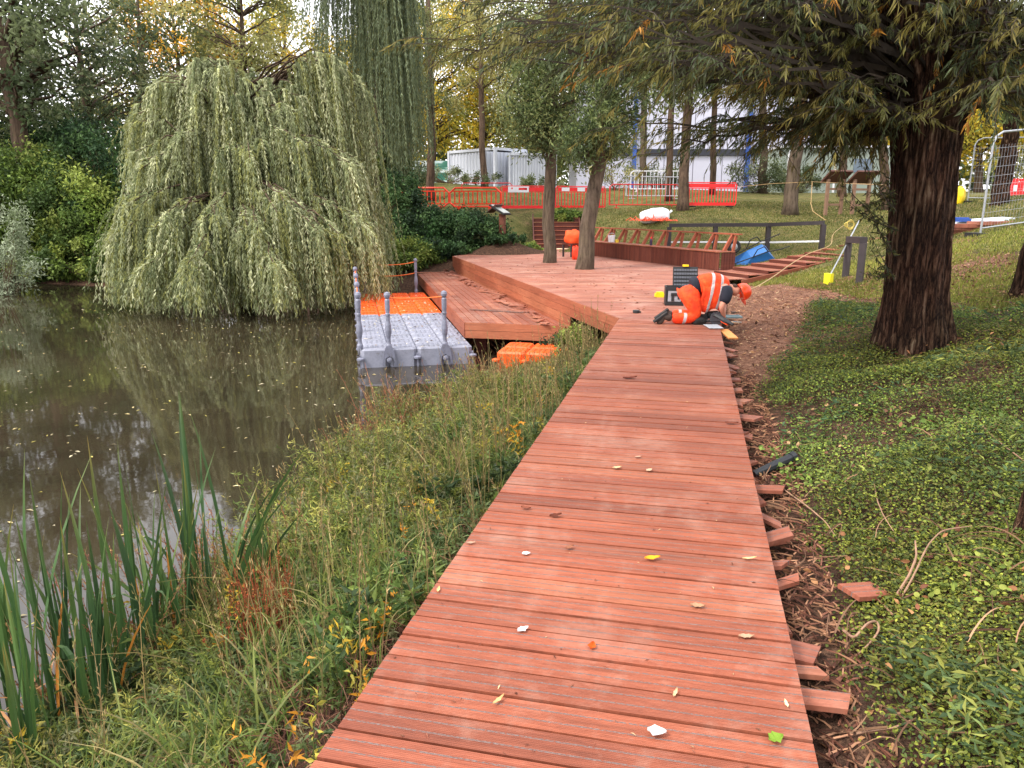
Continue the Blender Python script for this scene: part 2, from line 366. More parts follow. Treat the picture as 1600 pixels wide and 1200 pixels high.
def boards(g, poly, ang, z, pitch=.15, gap=.007, th=.021, maxlen=None, lift=.0015, ofs=0):
    """lay boards along direction ang over polygon"""
    c, s = math.cos(ang), math.sin(ang)
    L = [(x*c+y*s, -x*s+y*c) for x, y in poly]
    v0, v1 = min(p[1] for p in L), max(p[1] for p in L); k = 0
    v = v0-ofs
    while v < v1:
        q = clip(L, 1, v+gap/2, v+pitch-gap/2)
        if len(q) >= 3:
            u0, u1 = min(p[0] for p in q), max(p[0] for p in q)
            cuts = [u0, u1]
            if maxlen and u1-u0 > maxlen:
                n = int((u1-u0)//maxlen); o = random.random()*maxlen*.8
                cuts = [u0]+[u0+maxlen*(i+.5)+o*.5 for i in range(n) if u0+maxlen*(i+.5)+o*.5 < u1-.4]+[u1]
            for a, b in zip(cuts[:-1], cuts[1:]):
                r = clip(q, 0, a+.001, b-.001)
                if len(r) < 3: continue
                rnd = random.random(); dz = random.uniform(-lift, lift)
                tex = [(p[0]+rnd*50, p[1]-v, rnd) for p in r]
                g.prism([(p[0]*c-p[1]*s, p[0]*s+p[1]*c) for p in r], z-th+dz, z+dz, tex=tex)
        v += pitch; k += 1
def fascia(g, a, b, z0, z1, n, th=.022, seam=2.6):
    """stacked edge boards from a to b, facing out on the right of a->b"""
    a = np.array(a[:2], float); b = np.array(b[:2], float); d = b-a; L = np.linalg.norm(d); d /= L; o = np.array([d[1], -d[0]])
    h = (z1-z0)/n
    for i in range(n):
        s0 = 0; cuts = [0]
        while cuts[-1] < L-seam*1.3: cuts.append(cuts[-1]+seam*random.uniform(.7, 1.2))
        cuts.append(L)
        for s0, s1 in zip(cuts[:-1], cuts[1:]):
            rnd = random.random(); p = a+d*(s0+.002); q = a+d*(s1-.002); zz = z0+i*h
            v = [(*(p+o*k), z) for z in (zz+.003, zz+h-.003) for k in (0.002, th)]+[(*(q+o*k), z) for z in (zz+.003, zz+h-.003) for k in (.002, th)]
            tx = [(s, (z-zz), rnd) for s, zs in ((s0, 0), (s1, 0)) for z in (zz, zz+h) for k in (0, 1)]
            tx = [(x+rnd*40, y, r) for x, y, r in tx]
            g.add(v, [(0, 2, 3, 1), (4, 5, 7, 6), (0, 1, 5, 4), (2, 6, 7, 3), (1, 3, 7, 5), (0, 4, 6, 2)], tex=tx)
A = onz(968, 497); B = onz(708, 400); Cc = onz(836, 387.5); Cr = np.array([Cc[1]*CT*1.005*(908-800)/F, Cc[1], 0]); D = onz(1137, 425); E = onz(1136, 441)
wa = math.atan(WK)
# boardwalk
r = thing('boardwalk', (0, 5, 0), 'long straight boardwalk of ridged red brown boards leading up to the platform', 'boardwalk')
ye = 10.35; dl = np.array([math.sin(wa), math.cos(wa)]); pr = np.array([math.cos(wa), -math.sin(wa)])
y0 = -3.2
P0 = np.array([wl(y0), y0]); W = (wr(5)-wl(5))*math.cos(wa)
P1 = P0+dl*((ye-y0)/dl[1])
g = Geo()
poly = [tuple(P0), tuple(P0+pr*W), (wr(10.15), 10.15), (A[0], A[1])]
boards(g, poly, -wa+.0, 0.0, .14, .0125, th=.045, lift=.003, ofs=.03)
g.build('deck_boards', WOOD, r)
g = Geo()
for k in (.09, W/2, W-.09):
    a = P0+pr*k; b = np.array([a[0]+(9.9-a[1])*WK, 9.9]); g = Geo(); g.bar((*a, -.1), (*b, -.1), .05, .145); g.build('joist', DARK, r)
g = Geo()
for i in range(7):
    q = P0+dl*(1.2+i*2.0)
    for k in (.12, W-.12):
        m = q+pr*k; g = Geo(); g.box((m[0], m[1], -.6), (.09, .09, .85), rz=-wa); g.build('support_post', DARK, r)
# platform
r = thing('deck_platform', (1, 18, 0), 'large raised timber platform with two tree trunks growing through it', 'deck')
g = Geo()
Fp = (wr(10.15), 10.15); E2 = (E[0], E[1]-.2); pol = [(A[0], A[1]), Fp, E2, (D[0]+.35, D[1]+.3), (Cr[0]+.25, Cr[1]+.5), (Cc[0], Cc[1]), (B[0], B[1])]
boards(g, pol, math.radians(-3), 0.0, .14, .011, th=.03, maxlen=3.6, lift=.0015)
g.build('deck_boards', WOODP, r)
g = Geo(); pf = onz(893, 469)
fascia(g, B, pf, -.59, -.002, 4); fascia(g, pf, A, -.3, -.002, 2)
fascia(g, Cc, B, -.3, -.003, 2)
g.build('fascia', WOODF, r)
g = Geo()
for k in np.linspace(.04, .96, 9):
    for w in (.3, 2.2):
        m = np.array(A[:2])*(1-k)+np.array(B[:2])*k+np.array([1, .2])*w
        g = Geo(); g.box((m[0], m[1], -.62), (.1, .1, 1.15)); g.build('support_post', DARK, r)
g = Geo(); g.bar((A[0]+.35, A[1]+.3, -.16), (B[0]+.5, B[1]-.3, -.16), .06, .2)
g.build('edge_beam', DARK, r)
# lower deck
LZ = -.5
Q1 = onz(727, 503.5, LZ); Q2 = onz(897, 508.5, LZ); Q3 = onz(654, 428, LZ); Q4 = onz(712, 424, LZ)
AB = (B-A)/np.linalg.norm(B-A)
Q2 = A+AB*np.dot(Q2-A, AB); Q4 = A+AB*(np.dot(B-A, AB)-.1)
out = np.array([-AB[1], AB[0], 0]); out = out if out[0] < 0 else -out
Q2 = Q2+out*.03; Q4 = Q4+out*.03
r = thing('lower_deck', (-.5, 18, LZ), 'lower narrow deck of lengthwise boards beside the pontoon, strewn with offcuts', 'deck')
ang = math.atan2(Q3[1]-Q1[1], Q3[0]-Q1[0])
g = Geo(); boards(g, [tuple(q[:2]) for q in (Q1, Q2, Q4, Q3)], ang, LZ, .1475, .012, maxlen=5.5)
g.build('deck_boards', WOOD, r)
g = Geo(); fascia(g, Q1, Q2, LZ-.3, LZ-.002, 2); fascia(g, Q3, Q1, LZ-.3, LZ-.002, 2); g.build('fascia', WOODF, r)
g = Geo()
for k in np.linspace(.03, .95, 6):
    for w in (.35, 1.5):
        m = Q1*(1-k)+Q3*k; g = Geo(); g.box((m[0]+w, m[1]+.15, -1.05), (.2, .2, .5)); g.build('support_post', ENDG, r)
# ---------------------------------------------------------------- bench along the platform's far right edge
bl = onz(893, 396); br = D.copy(); bd = br-bl; br = br-bd*.045; bd = br-bl; BL = np.linalg.norm(bd); bd /= BL; bz = math.atan2(bd[1], bd[0])
r = thing('timber_bench', (br+bl)/2, 'long timber bench with slatted front and open leaning back frame behind the platform', 'bench')
ORG[r] = np.zeros(3); hl = BL/2; SH = .5
g = Geo(); x = -hl
while x < hl-.02:
    rnd = random.random(); g.n
    w = .062
    v = [(x, y, z) for z in (.01, SH-.03) for y in (0, .03)]+[(x+w, y, z) for z in (.01, SH-.03) for y in (0, .03)]
    g.add(v, [(0, 2, 3, 1), (4, 5, 7, 6), (0, 1, 5, 4), (2, 6, 7, 3), (1, 3, 7, 5), (0, 4, 6, 2)], tex=[(q[2]+rnd*20, q[0]-x, rnd) for q in v]); x += .07
for k in range(5):
    v0 = .08+k*.09
    v = [(hl, y, z) for z in (.01, SH-.03) for y in (v0, v0+.08)]+[(hl+.02, y, z) for z in (.01, SH-.03) for y in (v0, v0+.08)]
    g.add(v, [(0, 2, 3, 1), (4, 5, 7, 6), (0, 1, 5, 4), (2, 6, 7, 3), (1, 3, 7, 5), (0, 4, 6, 2)], tex=[(q[2], .03, .5) for q in v])
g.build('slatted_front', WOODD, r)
g = Geo(); boards(g, [(-hl-.02, -.03), (hl+.03, -.03), (hl+.03, .5), (-hl-.02, .5)], 0, SH, .133, .006); g.build('seat', WOOD, r)
g = Geo(); n = 11
for i in range(n):
    x = -hl+.25+i*(2*hl-.5)/(n-1)
    g.bar((x, .34, SH-.02), (x, .62, SH+.42), .06, .09, up=(0, 1, 0)); g.bar((x+.12, .5, SH-.3), (x+.12, .63, SH+.4), .05, .07, up=(0, 1, 0))
g.bar((-hl-.1, .635, SH+.44), (hl+.04, .635, SH+.44), .12, .035)
g.build('backrest_frame', simple('red_timber', (150, 76, 50), .7, var=.3, stretch=(1, 1, 1)), r)
r.rotation_euler = (0, 0, bz)
# steps behind
r = thing('timber_steps', (Cc+Cr)/2, 'flight of red timber steps climbing from the far corner of the platform to the barriers', 'steps')
ORG[r] = np.zeros(3); sd = Cr-Cc; sz = math.atan2(sd[1], sd[0]); sw = np.linalg.norm(sd)/2+.02
g = Geo(); gt = Geo()
for i in range(7):
    z = .172*(i+1)
    g.box((0, .02+i*.27, z-.172/2-.015), (2*sw, .03, .14), col=(1, 1, 1))
    for k in range(2):
        rnd = random.random(); xx = [-sw, sw]; y0_ = -.02+i*.27+k*.142
        boards(gt, [(-sw, y0_), (sw, y0_), (sw, y0_+.138), (-sw, y0_+.138)], 0, z+.004, .14, .002)
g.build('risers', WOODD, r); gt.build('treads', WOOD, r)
g = Geo()
for x in (-sw-.03, sw+.03): g = Geo(); g.bar((x, -.1, .05), (x, 1.95, 1.27), .05, .24); g.build('stringer', WOODD, r)
r.rotation_euler = (0, 0, sz)
# garden stair on the right
s0 = STR0; s1 = STR1; dd = (s1-s0); dd[2] = 0; SL = np.linalg.norm(dd)
r = thing('garden_steps', s0, 'long shallow timber steps with side kerbs climbing the lawn right of the platform', 'steps')
ORG[r] = np.zeros(3); g = Geo(); gt = Geo(); gs = Geo(); n = 9; run = SL/n; rise = (s1[2]-.05)/n
for i in range(n+5):
    z = rise*(i+1)*(1 if i < n else 1)
    g.box((i*run+.015, .65, z-rise/2-.01), (.03, 1.26, rise+.02))
    boards(gt, [(i*run+.0, 0.02), (i*run+run-.005, .02), (i*run+run-.005, 1.28), (i*run, 1.28)], PI/2, z+.003, .1, .012)
tl = (n+5)*run
for y in (-.03, 1.33): gs = Geo(); gs.bar((.35, y, -.06), (tl, y, rise*(n+5)-.05), .05, .22); gs.build('stringer', WOODF, r)
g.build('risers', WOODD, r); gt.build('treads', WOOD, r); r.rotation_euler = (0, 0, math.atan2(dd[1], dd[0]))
# ---------------------------------------------------------------- loose offcuts
offg = 'broken offcuts lying along the back of the lower deck'
OFM = boardmat('offcut_board', (158, 98, 76), dirt=.2)
def offcut(c, L, w, rz, tilt, lab, grp, mat=OFM, th=.021, roll=0):
    g = Geo(); k = random.uniform(.02, .07)*random.choice((-1, 1)); rnd = random.random()
    p = [(-L/2, -w/2), (L/2, -w/2+0), (L/2+k, w/2), (-L/2+k*.3, w/2)]
    g.prism(p, -th/2, th/2, tex=[(x, y+w/2, rnd) for x, y in p])
    o = g.build('timber_offcut', mat); o.location = tuple(float(q) for q in c); o.rotation_euler = (roll, tilt, rz)
    return tag(o, lab, 'offcut', grp)
U = (Q4-Q2)/np.linalg.norm(Q4-Q2)
for i in range(34):
    s = (i+.5)/34; p = Q2*(1-s)+Q4*s+out*random.uniform(.14, .45); 
    offcut((p[0], p[1], LZ+.02+random.uniform(0, .03)), random.uniform(.15, .42), random.uniform(.05, .14), ang+random.uniform(-.9, .9), random.uniform(-.07, .07), 'small reddish board offcut lying in the row along the foot of the platform fascia', offg)
for (px, py, L, w, rz, lab) in [(793, 455.5, 1.15, .06, .25, 'long narrow offcut lying across the middle of the lower deck boards'), (778, 487, 1.2, .05, 2.75, 'thin curved offcut strip near the front edge of the lower deck'), (800, 487, .8, .05, 2.7, 'thin dark offcut strip beside the curved one near the front of the lower deck'), (672, 426.6, .9, .14, .1, 'flat pale offcut at the far end of the lower deck')]:
    p = onz(px, py, LZ); offcut((p[0], p[1], LZ+.018), L, w, rz, 0, lab, None)
for (px, py, lab, w) in [(814, 466, 'upright square offcut leaning on the fascia midway along the lower deck', .3), (862, 489, 'upright square offcut near the front right corner of the lower deck', .22)]:
    p = onz(px, py, LZ); offcut((p[0]+.03, p[1], LZ+.12), w, .22, .2, 0, lab, None, roll=1.1)
for i, (px, py, rz, lab) in enumerate([(768, 391, .6, 'left one of two long pink offcuts piled on soil behind the platform'), (776, 388, .75, 'right one of two long pink offcuts piled on soil behind the platform')]):
    p = onz(px, py-1, .0); offcut((p[0], p[1]+.35, .1), 1.2, .13, rz, -.12, lab, None)
for i in range(34):
    y = 2.1+i*.2+random.uniform(-.09, .09)+(i/34)**2*2.2; x = wr(y)+random.uniform(-.07, .03); L = random.uniform(.2, .36)
    lift = -.11+random.uniform(-.045, .02)
    lab = 'red-brown board offcut poking out from under the right edge of the boardwalk'
    offcut((x, y, lift), L, random.choice((.14, .14, .1, .06)), random.uniform(-1.0, .9)-.1, random.uniform(-.12, .25), lab, 'offcuts tucked under the right edge of the boardwalk')
p = at(1293, 888, 2.9); offcut((wr(3.1)+.42, 3.1, g1(wr(3.1)+.42, 3.1)+.05), .2, .13, .3, .1, 'mossy offcut lying among leaves away from the boardwalk edge', None)
# ---------------------------------------------------------------- floating pontoon
def fcube(g, x, y, z, h=.4, s=.5, c=.06, col=(1, 1, 1)):
    a = s/2-.004; k = a-c
    def ring(hw, cc, zz): return [(x+hw, y-cc, zz), (x+hw, y+cc, zz), (x+cc, y+hw, zz), (x-cc, y+hw, zz), (x-hw, y+cc, zz), (x-hw, y-cc, zz), (x-cc, y-hw, zz), (x+cc, y-hw, zz)]
    v = ring(a, k, z-h)+ring(a, k, z-.035)+ring(a-.03, k-.02, z)
    f = [tuple(range(7, -1, -1)), tuple(range(16, 24))]+[(r*8+i, r*8+(i+1) % 8, (r+1)*8+(i+1) % 8, (r+1)*8+i) for r in (0, 1) for i in range(8)]
    g.add(v, f, col)
    # connecting lugs and a raised tread pattern
    for i in range(4):
        for j in range(4):
            g.box((x-.135+i*.09, y-.135+j*.09, z+.003), (.05, .05, .006), rz=.78, col=col)
def plastic(name, col, dirt=(90, 80, 70), r=.45):
    t = NT(name); n = t.noise(t.geo(), 3.2, 5, .7); n2 = t.noise(t.geo(), 25, 4, .7)
    c = t.ramp(t.math('ADD', t.math('MULTIPLY', n, .55), t.math('MULTIPLY', n2, .45)), [(.42, s2l(col)), (.56, tuple(x*.82 for x in s2l(col))), (.68, s2l(dirt))])
    t.l(c, t.b.inputs['Base Color']); t.setv(t.b, Roughness=r); t.bump(n2, .1, .01); return t.m
GREYP = plastic('grey_plastic', (140, 142, 156), (98, 92, 84)); ORP = plastic('orange_plastic', (238, 92, 18), (150, 78, 40))
POSTM = plastic('post_plastic', (122, 124, 140), (88, 86, 88), .4)
fz = -.81; f0 = onz(563, 546, fz); fa = math.atan2(10.6, -2.25)-PI/2
r = thing('floating_pontoon', f0, 'floating cube pontoon, grey then orange, between the round willow and the lower deck', 'pontoon')
ORG[r] = np.zeros(3)
gg = Geo(); go = Geo()
for i in range(4):
    for j in range(18):
        fcube(gg if j < 9 else go, .25+i*.5, .25+j*.5, 0)
gg.build('grey_floats', GREYP, r); go.build('orange_floats', ORP, r)
def lug(g, x, y, z): g.lathe([(.03, -.02), (.07, -.02), (.07, .01), (.045, .02), (.02, .03)], (x, y, z), 12)
gl = Geo()
for x in (0.0, 1.0, 2.0):
    gl = Geo(); lug(gl, x, -.03, -.17); gl.box((x, -.02, -.25), (.03, .06, .3)); gl.build('connector_pin', POSTM, r)
for j in range(2, 18, 2): gl = Geo(); lug(gl, .0, j*.5, -.17); gl.build('connector_pin', POSTM, r)
prof = [(.055, -.02), (.055, .04), (.04, .07), (.036, .1), (.036, .16), (.05, .22), (.058, .30), (.05, .4), (.036, .47), (.036, .56), (.044, .57), (.044, .6), (.038, .61), (.046, .7), (.046, .84), (.03, .86), (.05, .89), (.058, .93), (.045, .97), (.01, .985)]
def rpost(x, y, face=True):
    g = Geo(); g.lathe(prof, (x, y, .02), 14)
    if face:  # forked foot gripping the float side, with a round pin
        v = [(x-.09, y-.07, -.05), (x-.13, y-.07, -.3), (x-.09, y-.07, -.31), (x-.07, y-.07, -.17), (x, y-.07, -.13), (x+.07, y-.07, -.17), (x+.09, y-.07, -.31), (x+.13, y-.07, -.3), (x+.09, y-.07, -.05), (x+.05, y-.07, .05), (x-.05, y-.07, .05)]
        q = [(a, b+.05, c) for a, b, c in v]; n = len(v)
        g.add(v+q, [tuple(range(n)), tuple(range(2*n-1, n-1, -1))]+[(i, n+i, n+(i+1) % n, (i+1) % n) for i in range(n)])
        g.lathe([(.01, -.03), (.045, -.02), (.05, .01), (.02, .03)], (x, y-.09, -.2), 12, M=[[1, 0, 0], [0, 0, 1], [0, 1, 0]])
    o = g.build('railing_post', POSTM, r, smooth=False); return o
pts = [(.5, -.0), (1.5, -.0)]; side = [(-.0, .1), (-.0, 2.0), (-.0, 4.0), (-.0, 6), (0, 8)]
for x, y in pts: rpost(x, y)
for x, y in side: rpost(x, y, False)
rpost(1.75, 8.95, False); rpost(.25, 8.95, False)
g = Geo()
def rope(a, b, sag=.08): g.tube(bez(a, ((a[0]+b[0])/2, (a[1]+b[1])/2, (a[2]+b[2])/2-sag*2), b, 10), .012, 5)
for zz in (.9, .58):
    for a, b in zip(side[:-1], side[1:]): rope((*a, zz), (*b, zz))
    rope((.25, 8.95, zz), (1.75, 8.95, zz))
rope((.5, 0, .9), (1.5, 0, .9), .02)
g.build('rope', simple('orange_rope', (225, 110, 45), .7), r)
r.rotation_euler = (0, 0, fa)
r = thing('orange_float_block', onz(775, 553, fz), 'small orange cube float block moored under the front edge of the lower deck', 'float')
ORG[r] = np.zeros(3); g = Geo()
for i in range(3):
    for j in range(2): fcube(g, .25+i*.5, .25+j*.5, .04)
g.build('float_cubes', ORP, r)
for x, y in [(j*.5, -.02) for j in range(4)]+[(-.02, .5), (-.02, 1)]: g = Geo(); lug(g, x, y, -.1); g.build('connector_pin', ORP, r)
r.rotation_euler = (0, 0, -.22)
# ---------------------------------------------------------------- barriers
REDP = simple('red_barrier_plastic', (225, 30, 32), .4, var=.15); ORB = simple('orange_barrier_plastic', (240, 62, 30), .4, var=.15)
WHITE = simple('white_paint', (222, 222, 226), .5, var=.1); REDM = simple('red_painted_steel', (190, 36, 34), .45, var=.15)
GALV = simple('galvanised_steel', (165, 168, 172), .4, metal=.6, var=.2, scale=20); BLACKR = simple('black_rubber', (24, 23, 23), .75)
def put(r, p, rz, z=None): r.location = (float(p[0]), float(p[1]), float(p[2] if z is None else z)); r.rotation_euler = (0, 0, rz)
def red_barrier(label, grp, sign=False, white=False):
    r = thing('barrier', (0, 0, 0), label, 'barrier', grp)
    g = Geo(); w = 1.0
    g.tube([(-w+.06, 0, .06), (-w, 0, .14), (-w, 0, .88), (-w+.06, 0, .97), (w-.06, 0, .97), (w, 0, .88), (w, 0, .14), (w-.06, 0, .06)], .024, 6)
    g.box((0, 0, .12), (1.9, .035, .12)); g.bar((-w+.02, 0, .74), (w-.02, 0, .74), .03, .03)
    g.build('frame', REDP, r)
    g = Geo()
    for i in range(15): g.box((-.9+i*.1286, 0, .45), (.03, .022, .56))
    g.build('slats', REDP, r)
    g = Geo(); g.box((0, 0, .85), (1.86, .03, .16)); pn = g.build('top_board', REDP, r)
    if white:
        g = Geo()
        for x in (-.62, 0, .62): g.box((x, -.018, .85), (.3, .006, .15))
        g.build('white_stripe', WHITE, pn)
    g = Geo()
    for x in (-.75, .75): g.prism([(x-.05, -.22), (x+.05, -.22), (x+.05, .22), (x-.05, .22)], 0, .05)
    g.build('foot', BLACKR, r)
    if sign:
        g = Geo(); g.box((-.35, -.03, .84), (.75, .01, .24)); sg = g.build('sign_board', WHITE, r)
        g = Geo(); g.box((-.2, -.037, .86), (.28, .006, .09)); g.box((-.58, -.037, .88), (.05, .006, .07)); g.box((.03-.1, -.037, .86), (.06, .006, .09)); g.build('sign_print', REDP, sg)
    return r
def orange_barrier(label, grp):
    r = thing('barrier', (0, 0, 0), label, 'barrier', grp); w = 1.0; g = Geo()
    g.tube([(-w+.2, 0, .12), (-w, 0, .3), (-w, 0, .72), (-w+.22, 0, .95), (w-.22, 0, .95), (w, 0, .72), (w, 0, .3), (w-.2, 0, .12), (-w+.2, 0, .12)], .045, 6)
    g.bar((-w+.1, 0, .8), (w-.1, 0, .8), .04, .05); g.bar((-w+.1, 0, .24), (w-.1, 0, .24), .04, .05); g.build('frame', ORB, r)
    g = Geo()
    for i in range(10): g.box((-.8+i*.178, 0, .52), (.04, .03, .56))
    g.build('slats', ORB, r)
    g = Geo()
    for x in (-.6, .6): g.box((x, 0, .05), (.1, .45, .1))
    g.build('foot', ORB, r); return r
BG = 'row of barriers across the lawn behind the platform'
def bar_at(o, pl, pr, d1, d2, fit=2.0, zs=1.0):
    a = at(*pl, d1); b = at(*pr, d2); c = (a+b)/2; o.location = tuple(float(q) for q in c); o.rotation_euler = (0, 0, math.atan2(b[1]-a[1], b[0]-a[0]))
    L = math.hypot(b[0]-a[0], b[1]-a[1]); o.scale = (L/fit, 1, zs)
bar_at(orange_barrier('leftmost orange barrier with cut corners, half behind the shrubs', BG), (628, 326), (702, 327), 35, 34.6)
bar_at(orange_barrier('second orange barrier with cut corners, left of the lectern sign', BG), (703, 327), (783, 327), 34.6, 34)
bar_at(red_barrier('red barrier with a white notice on its top board', BG, sign=True), (782, 328), (868, 328), 34.2, 34.2, zs=1.08)
bar_at(red_barrier('red and white topped barrier between the two trunks of the platform trees', BG, white=True), (868, 328), (945, 328), 34.2, 35.4, zs=1.08)
bar_at(red_barrier('rightmost red barrier standing on the lawn behind the black rail', BG), (1072, 324), (1149, 323), 30.6, 31)
def pipe_frame(name, label, m, w=1.25, h=1.02, bars=0):
    r = thing(name, (0, 0, 0), label, 'barrier', None); g = Geo(); z0 = .15 if bars else .0
    g.tube([(-w, 0, z0), (-w, 0, h-.1), (-w+.1, 0, h), (w-.1, 0, h), (w, 0, h-.1), (w, 0, z0), (-w, 0, z0)], .028, 6); g.build('frame', m, r)
    if bars:
        g = Geo()
        for i in range(bars): x = -w+(i+1)*2*w/(bars+1); g.tube([(x, 0, z0), (x, 0, h)], .012, 5)
        g.build('bars', m, r); g = Geo()
        for x in (-w+.25, w-.25): g.bar((x, -.3, .02), (x, .3, .02), .05, .03); g.bar((x, 0, .02), (x, 0, z0), .03, .03)
        g.build('foot', m, r)
    return r
bar_at(pipe_frame('pedestrian_barrier', 'thin red steel crowd barrier on the lawn right of the leaning trunk', REDM, bars=14), (952, 328), (1060, 323), 33, 33.5, 2.5)
bar_at(pipe_frame('pedestrian_barrier', 'white steel crowd barrier standing behind the thin red one', simple('dull_white', (168, 168, 174), .6), bars=14), (978, 312), (1062, 310), 35, 36, 2.5)
bar_at(pipe_frame('pedestrian_barrier', 'red steel rail frame behind the orange barriers, in front of the containers', REDM), (722, 318), (800, 320), 37.5, 37.5, 2.5)
bar_at(pipe_frame('pedestrian_barrier', 'pale steel crowd barrier before the white building', WHITE, bars=14), (985, 300), (1075, 300), 38, 38, 2.5)
# ---------------------------------------------------------------- containers
CW = simple('container_paint', (188, 192, 202), .5, var=.08, scale=2)
def corrug(g, a, b, z0, z1, n, dep=.05):
    a = np.array(a, float); b = np.array(b, float); d = (b-a)/n; o = np.array([d[1], -d[0]])/np.linalg.norm(d)
    P = []
    for i in range(n):
        for t_, k in ((0, 0), (.35, 0), (.5, 1), (.85, 1)): P.append(a+d*(i+t_)-o*dep*k)
    P.append(b); P = np.array(P); K = len(P)
    v = np.concatenate([np.c_[P, np.full(K, z0)], np.c_[P, np.full(K, z1)]])
    g.add(v, [(i, i+1, K+i+1, K+i) for i in range(K-1)])
def container(label, L, open_end=False, glazed=False):
    r = thing('shipping_container', (0, 0, 0), label, 'container', None); W = 2.44; Hh = 2.6; g = Geo()
    for sx in (0, L):
        for sy in (0, W): g.box((sx, sy, Hh/2), (.16, .16, Hh))
    for z in (.09, Hh-.07):
        for sy in (0, W): g.box((L/2, sy, z), (L-.16, .12, .15))
        for sx in (0, L): g.box((sx, W/2, z), (.12, W-.16, .15))
    g.build('frame', CW, r); g = Geo()
    Le = L*.74 if open_end else L
    corrug(g, (.08, 0), (Le-.08, 0), .16, Hh-.14, int(Le/.28)); corrug(g, (Le-.08, W), (.08, W), .16, Hh-.14, int(Le/.28))
    corrug(g, (0, W-.08), (0, .08), .16, Hh-.14, 8)
    corrug(g, (Le, .08), (Le, W-.08), .16, Hh-.14, 8)
    g.build('corrugated_walls', CW, r)
    g = Geo(); g.box((Le/2, W/2, Hh-.02), (Le-.1, W-.1, .03)); g.build('roof', CW, r)
    if open_end:
        g = Geo(); g.box((L/2, W/2, .2), (L-.3, W-.3, .05)); g.build('floor', DARK, r)
    return r
def put2(o, pl, pr, d1, d2, L):
    a = at(*pl, d1); b = at(*pr, d2); o.location = tuple(float(q) for q in a); k = math.hypot(b[0]-a[0], b[1]-a[1])/L
    o.rotation_euler = (0, 0, math.atan2(b[1]-a[1], b[0]-a[0])); o.scale = (k, 1, 1)
c1 = container('white shipping container with an open frame bay, left of the two', 4, open_end=True); put2(c1, (703, 304), (774, 308), 47, 44, 4)
c2 = container('white shipping container behind the left trunk of the platform, right of the two', 4.6); put2(c2, (796, 311), (868, 311), 44, 44, 4.6)
HG = NT('hoarding_print'); n = HG.noise(HG.mapv(HG.geo(), (.5, .5, 1.6)), .9, 3)
HG.l(HG.ramp(n, [(.42, s2l((48, 112, 92))), (.5, s2l((70, 130, 110))), (.54, s2l((190, 215, 212))), (.6, s2l((225, 232, 230)))]), HG.b.inputs['Base Color'])
r = thing('site_hoarding', at(600, 300, 52), 'green and white printed hoarding seen under the tall willow, left of the containers', 'fence'); ORG[r] = np.zeros(3)
g = Geo()
for i in range(5): g.box((-3+i*2.45, 0, 1.1), (2.42, .04, 2.2))
g.build('printed_panels', HG.m, r); g = Geo()
for i in range(6): g.bar((-4.22+i*2.45, .05, 0), (-4.22+i*2.45, .05, 2.3), .06, .06)
g.build('fence_posts', GALV, r); r.location = tuple(float(q) for q in at(640, 305, 50)); r.rotation_euler = (0, 0, -.06)
g = Geo()
for i in range(4): g.box((i*.7, 0, .5), (.5, .05, .9))
# ---------------------------------------------------------------- buildings
CLAD = simple('white_cladding', (186, 186, 202), .5, var=.06, scale=.6); BLUE = simple('blue_steel', (45, 80, 155), .5, var=.15); BAND = simple('dark_band', (40, 42, 52), .5)
GLASS = simple('window_glass', (90, 105, 120), .15)
o0 = at(900, 296, 58); o1 = at(1262, 290, 58); L = np.linalg.norm((o1-o0)[:2])
r = thing('site_building', o0, 'large two storey white clad building with blue columns and a dark band, beyond the lawn', 'building'); ORG[r] = np.zeros(3)
g = Geo(); n = 8
for i in range(n):
    for z0, z1 in ((-.6, 2.5), (3.0, 5.9), (5.93, 9.2)): g.box((L*(i+.5)/n, 4, (z0+z1)/2), (L/n-.05, 8, z1-z0))
g.build('wall_panels', CLAD, r)
g = Geo(); g.box((L/2, 3.9, 2.75), (L+.1, 8.1, .46)); g.build('dark_band', BAND, r)
for px in (988, 1163):
    x = L*(px-900)/362; g = Geo(); g.bar((x, -.35, -.4), (x, -.35, 9.4), .3, .3); g.bar((x, -.35, 2.7), (x, .1, 2.7), .2, .2); g.build('blue_column', BLUE, r)
g = Geo(); g.box((L/2, 4, 9.3), (L+.5, 8.6, .2)); g.build('roof', BAND, r)
r.rotation_euler = (0, 0, math.atan2((o1-o0)[1], (o1-o0)[0]))
o0 = at(1218, 293, 46); r = thing('green_cabin', o0, 'low flat grey green cabin with white posts behind the lawn trees', 'building'); ORG[r] = np.zeros(3)
GC = simple('cabin_green', (132, 142, 132), .6, var=.08, scale=1)
g = Geo(); g.box((3.9, 1.5, 1.0), (7.8, 3, 2.7)); g.build('walls', GC, r); g = Geo(); g.box((3.9, 1.45, 2.4), (8.0, 3.2, .12)); g.build('roof', WHITE, r)
for x in (.4, 3.3, 6.2): g = Geo(); g.bar((x, -.05, -.3), (x, -.05, 2.34), .14, .08); g.build('white_post', WHITE, r)
g = Geo(); g.box((5.0, -.02, 1.3), (1.1, .04, .8)); g.build('window', GLASS, r)
r.rotation_euler = (0, 0, .02)
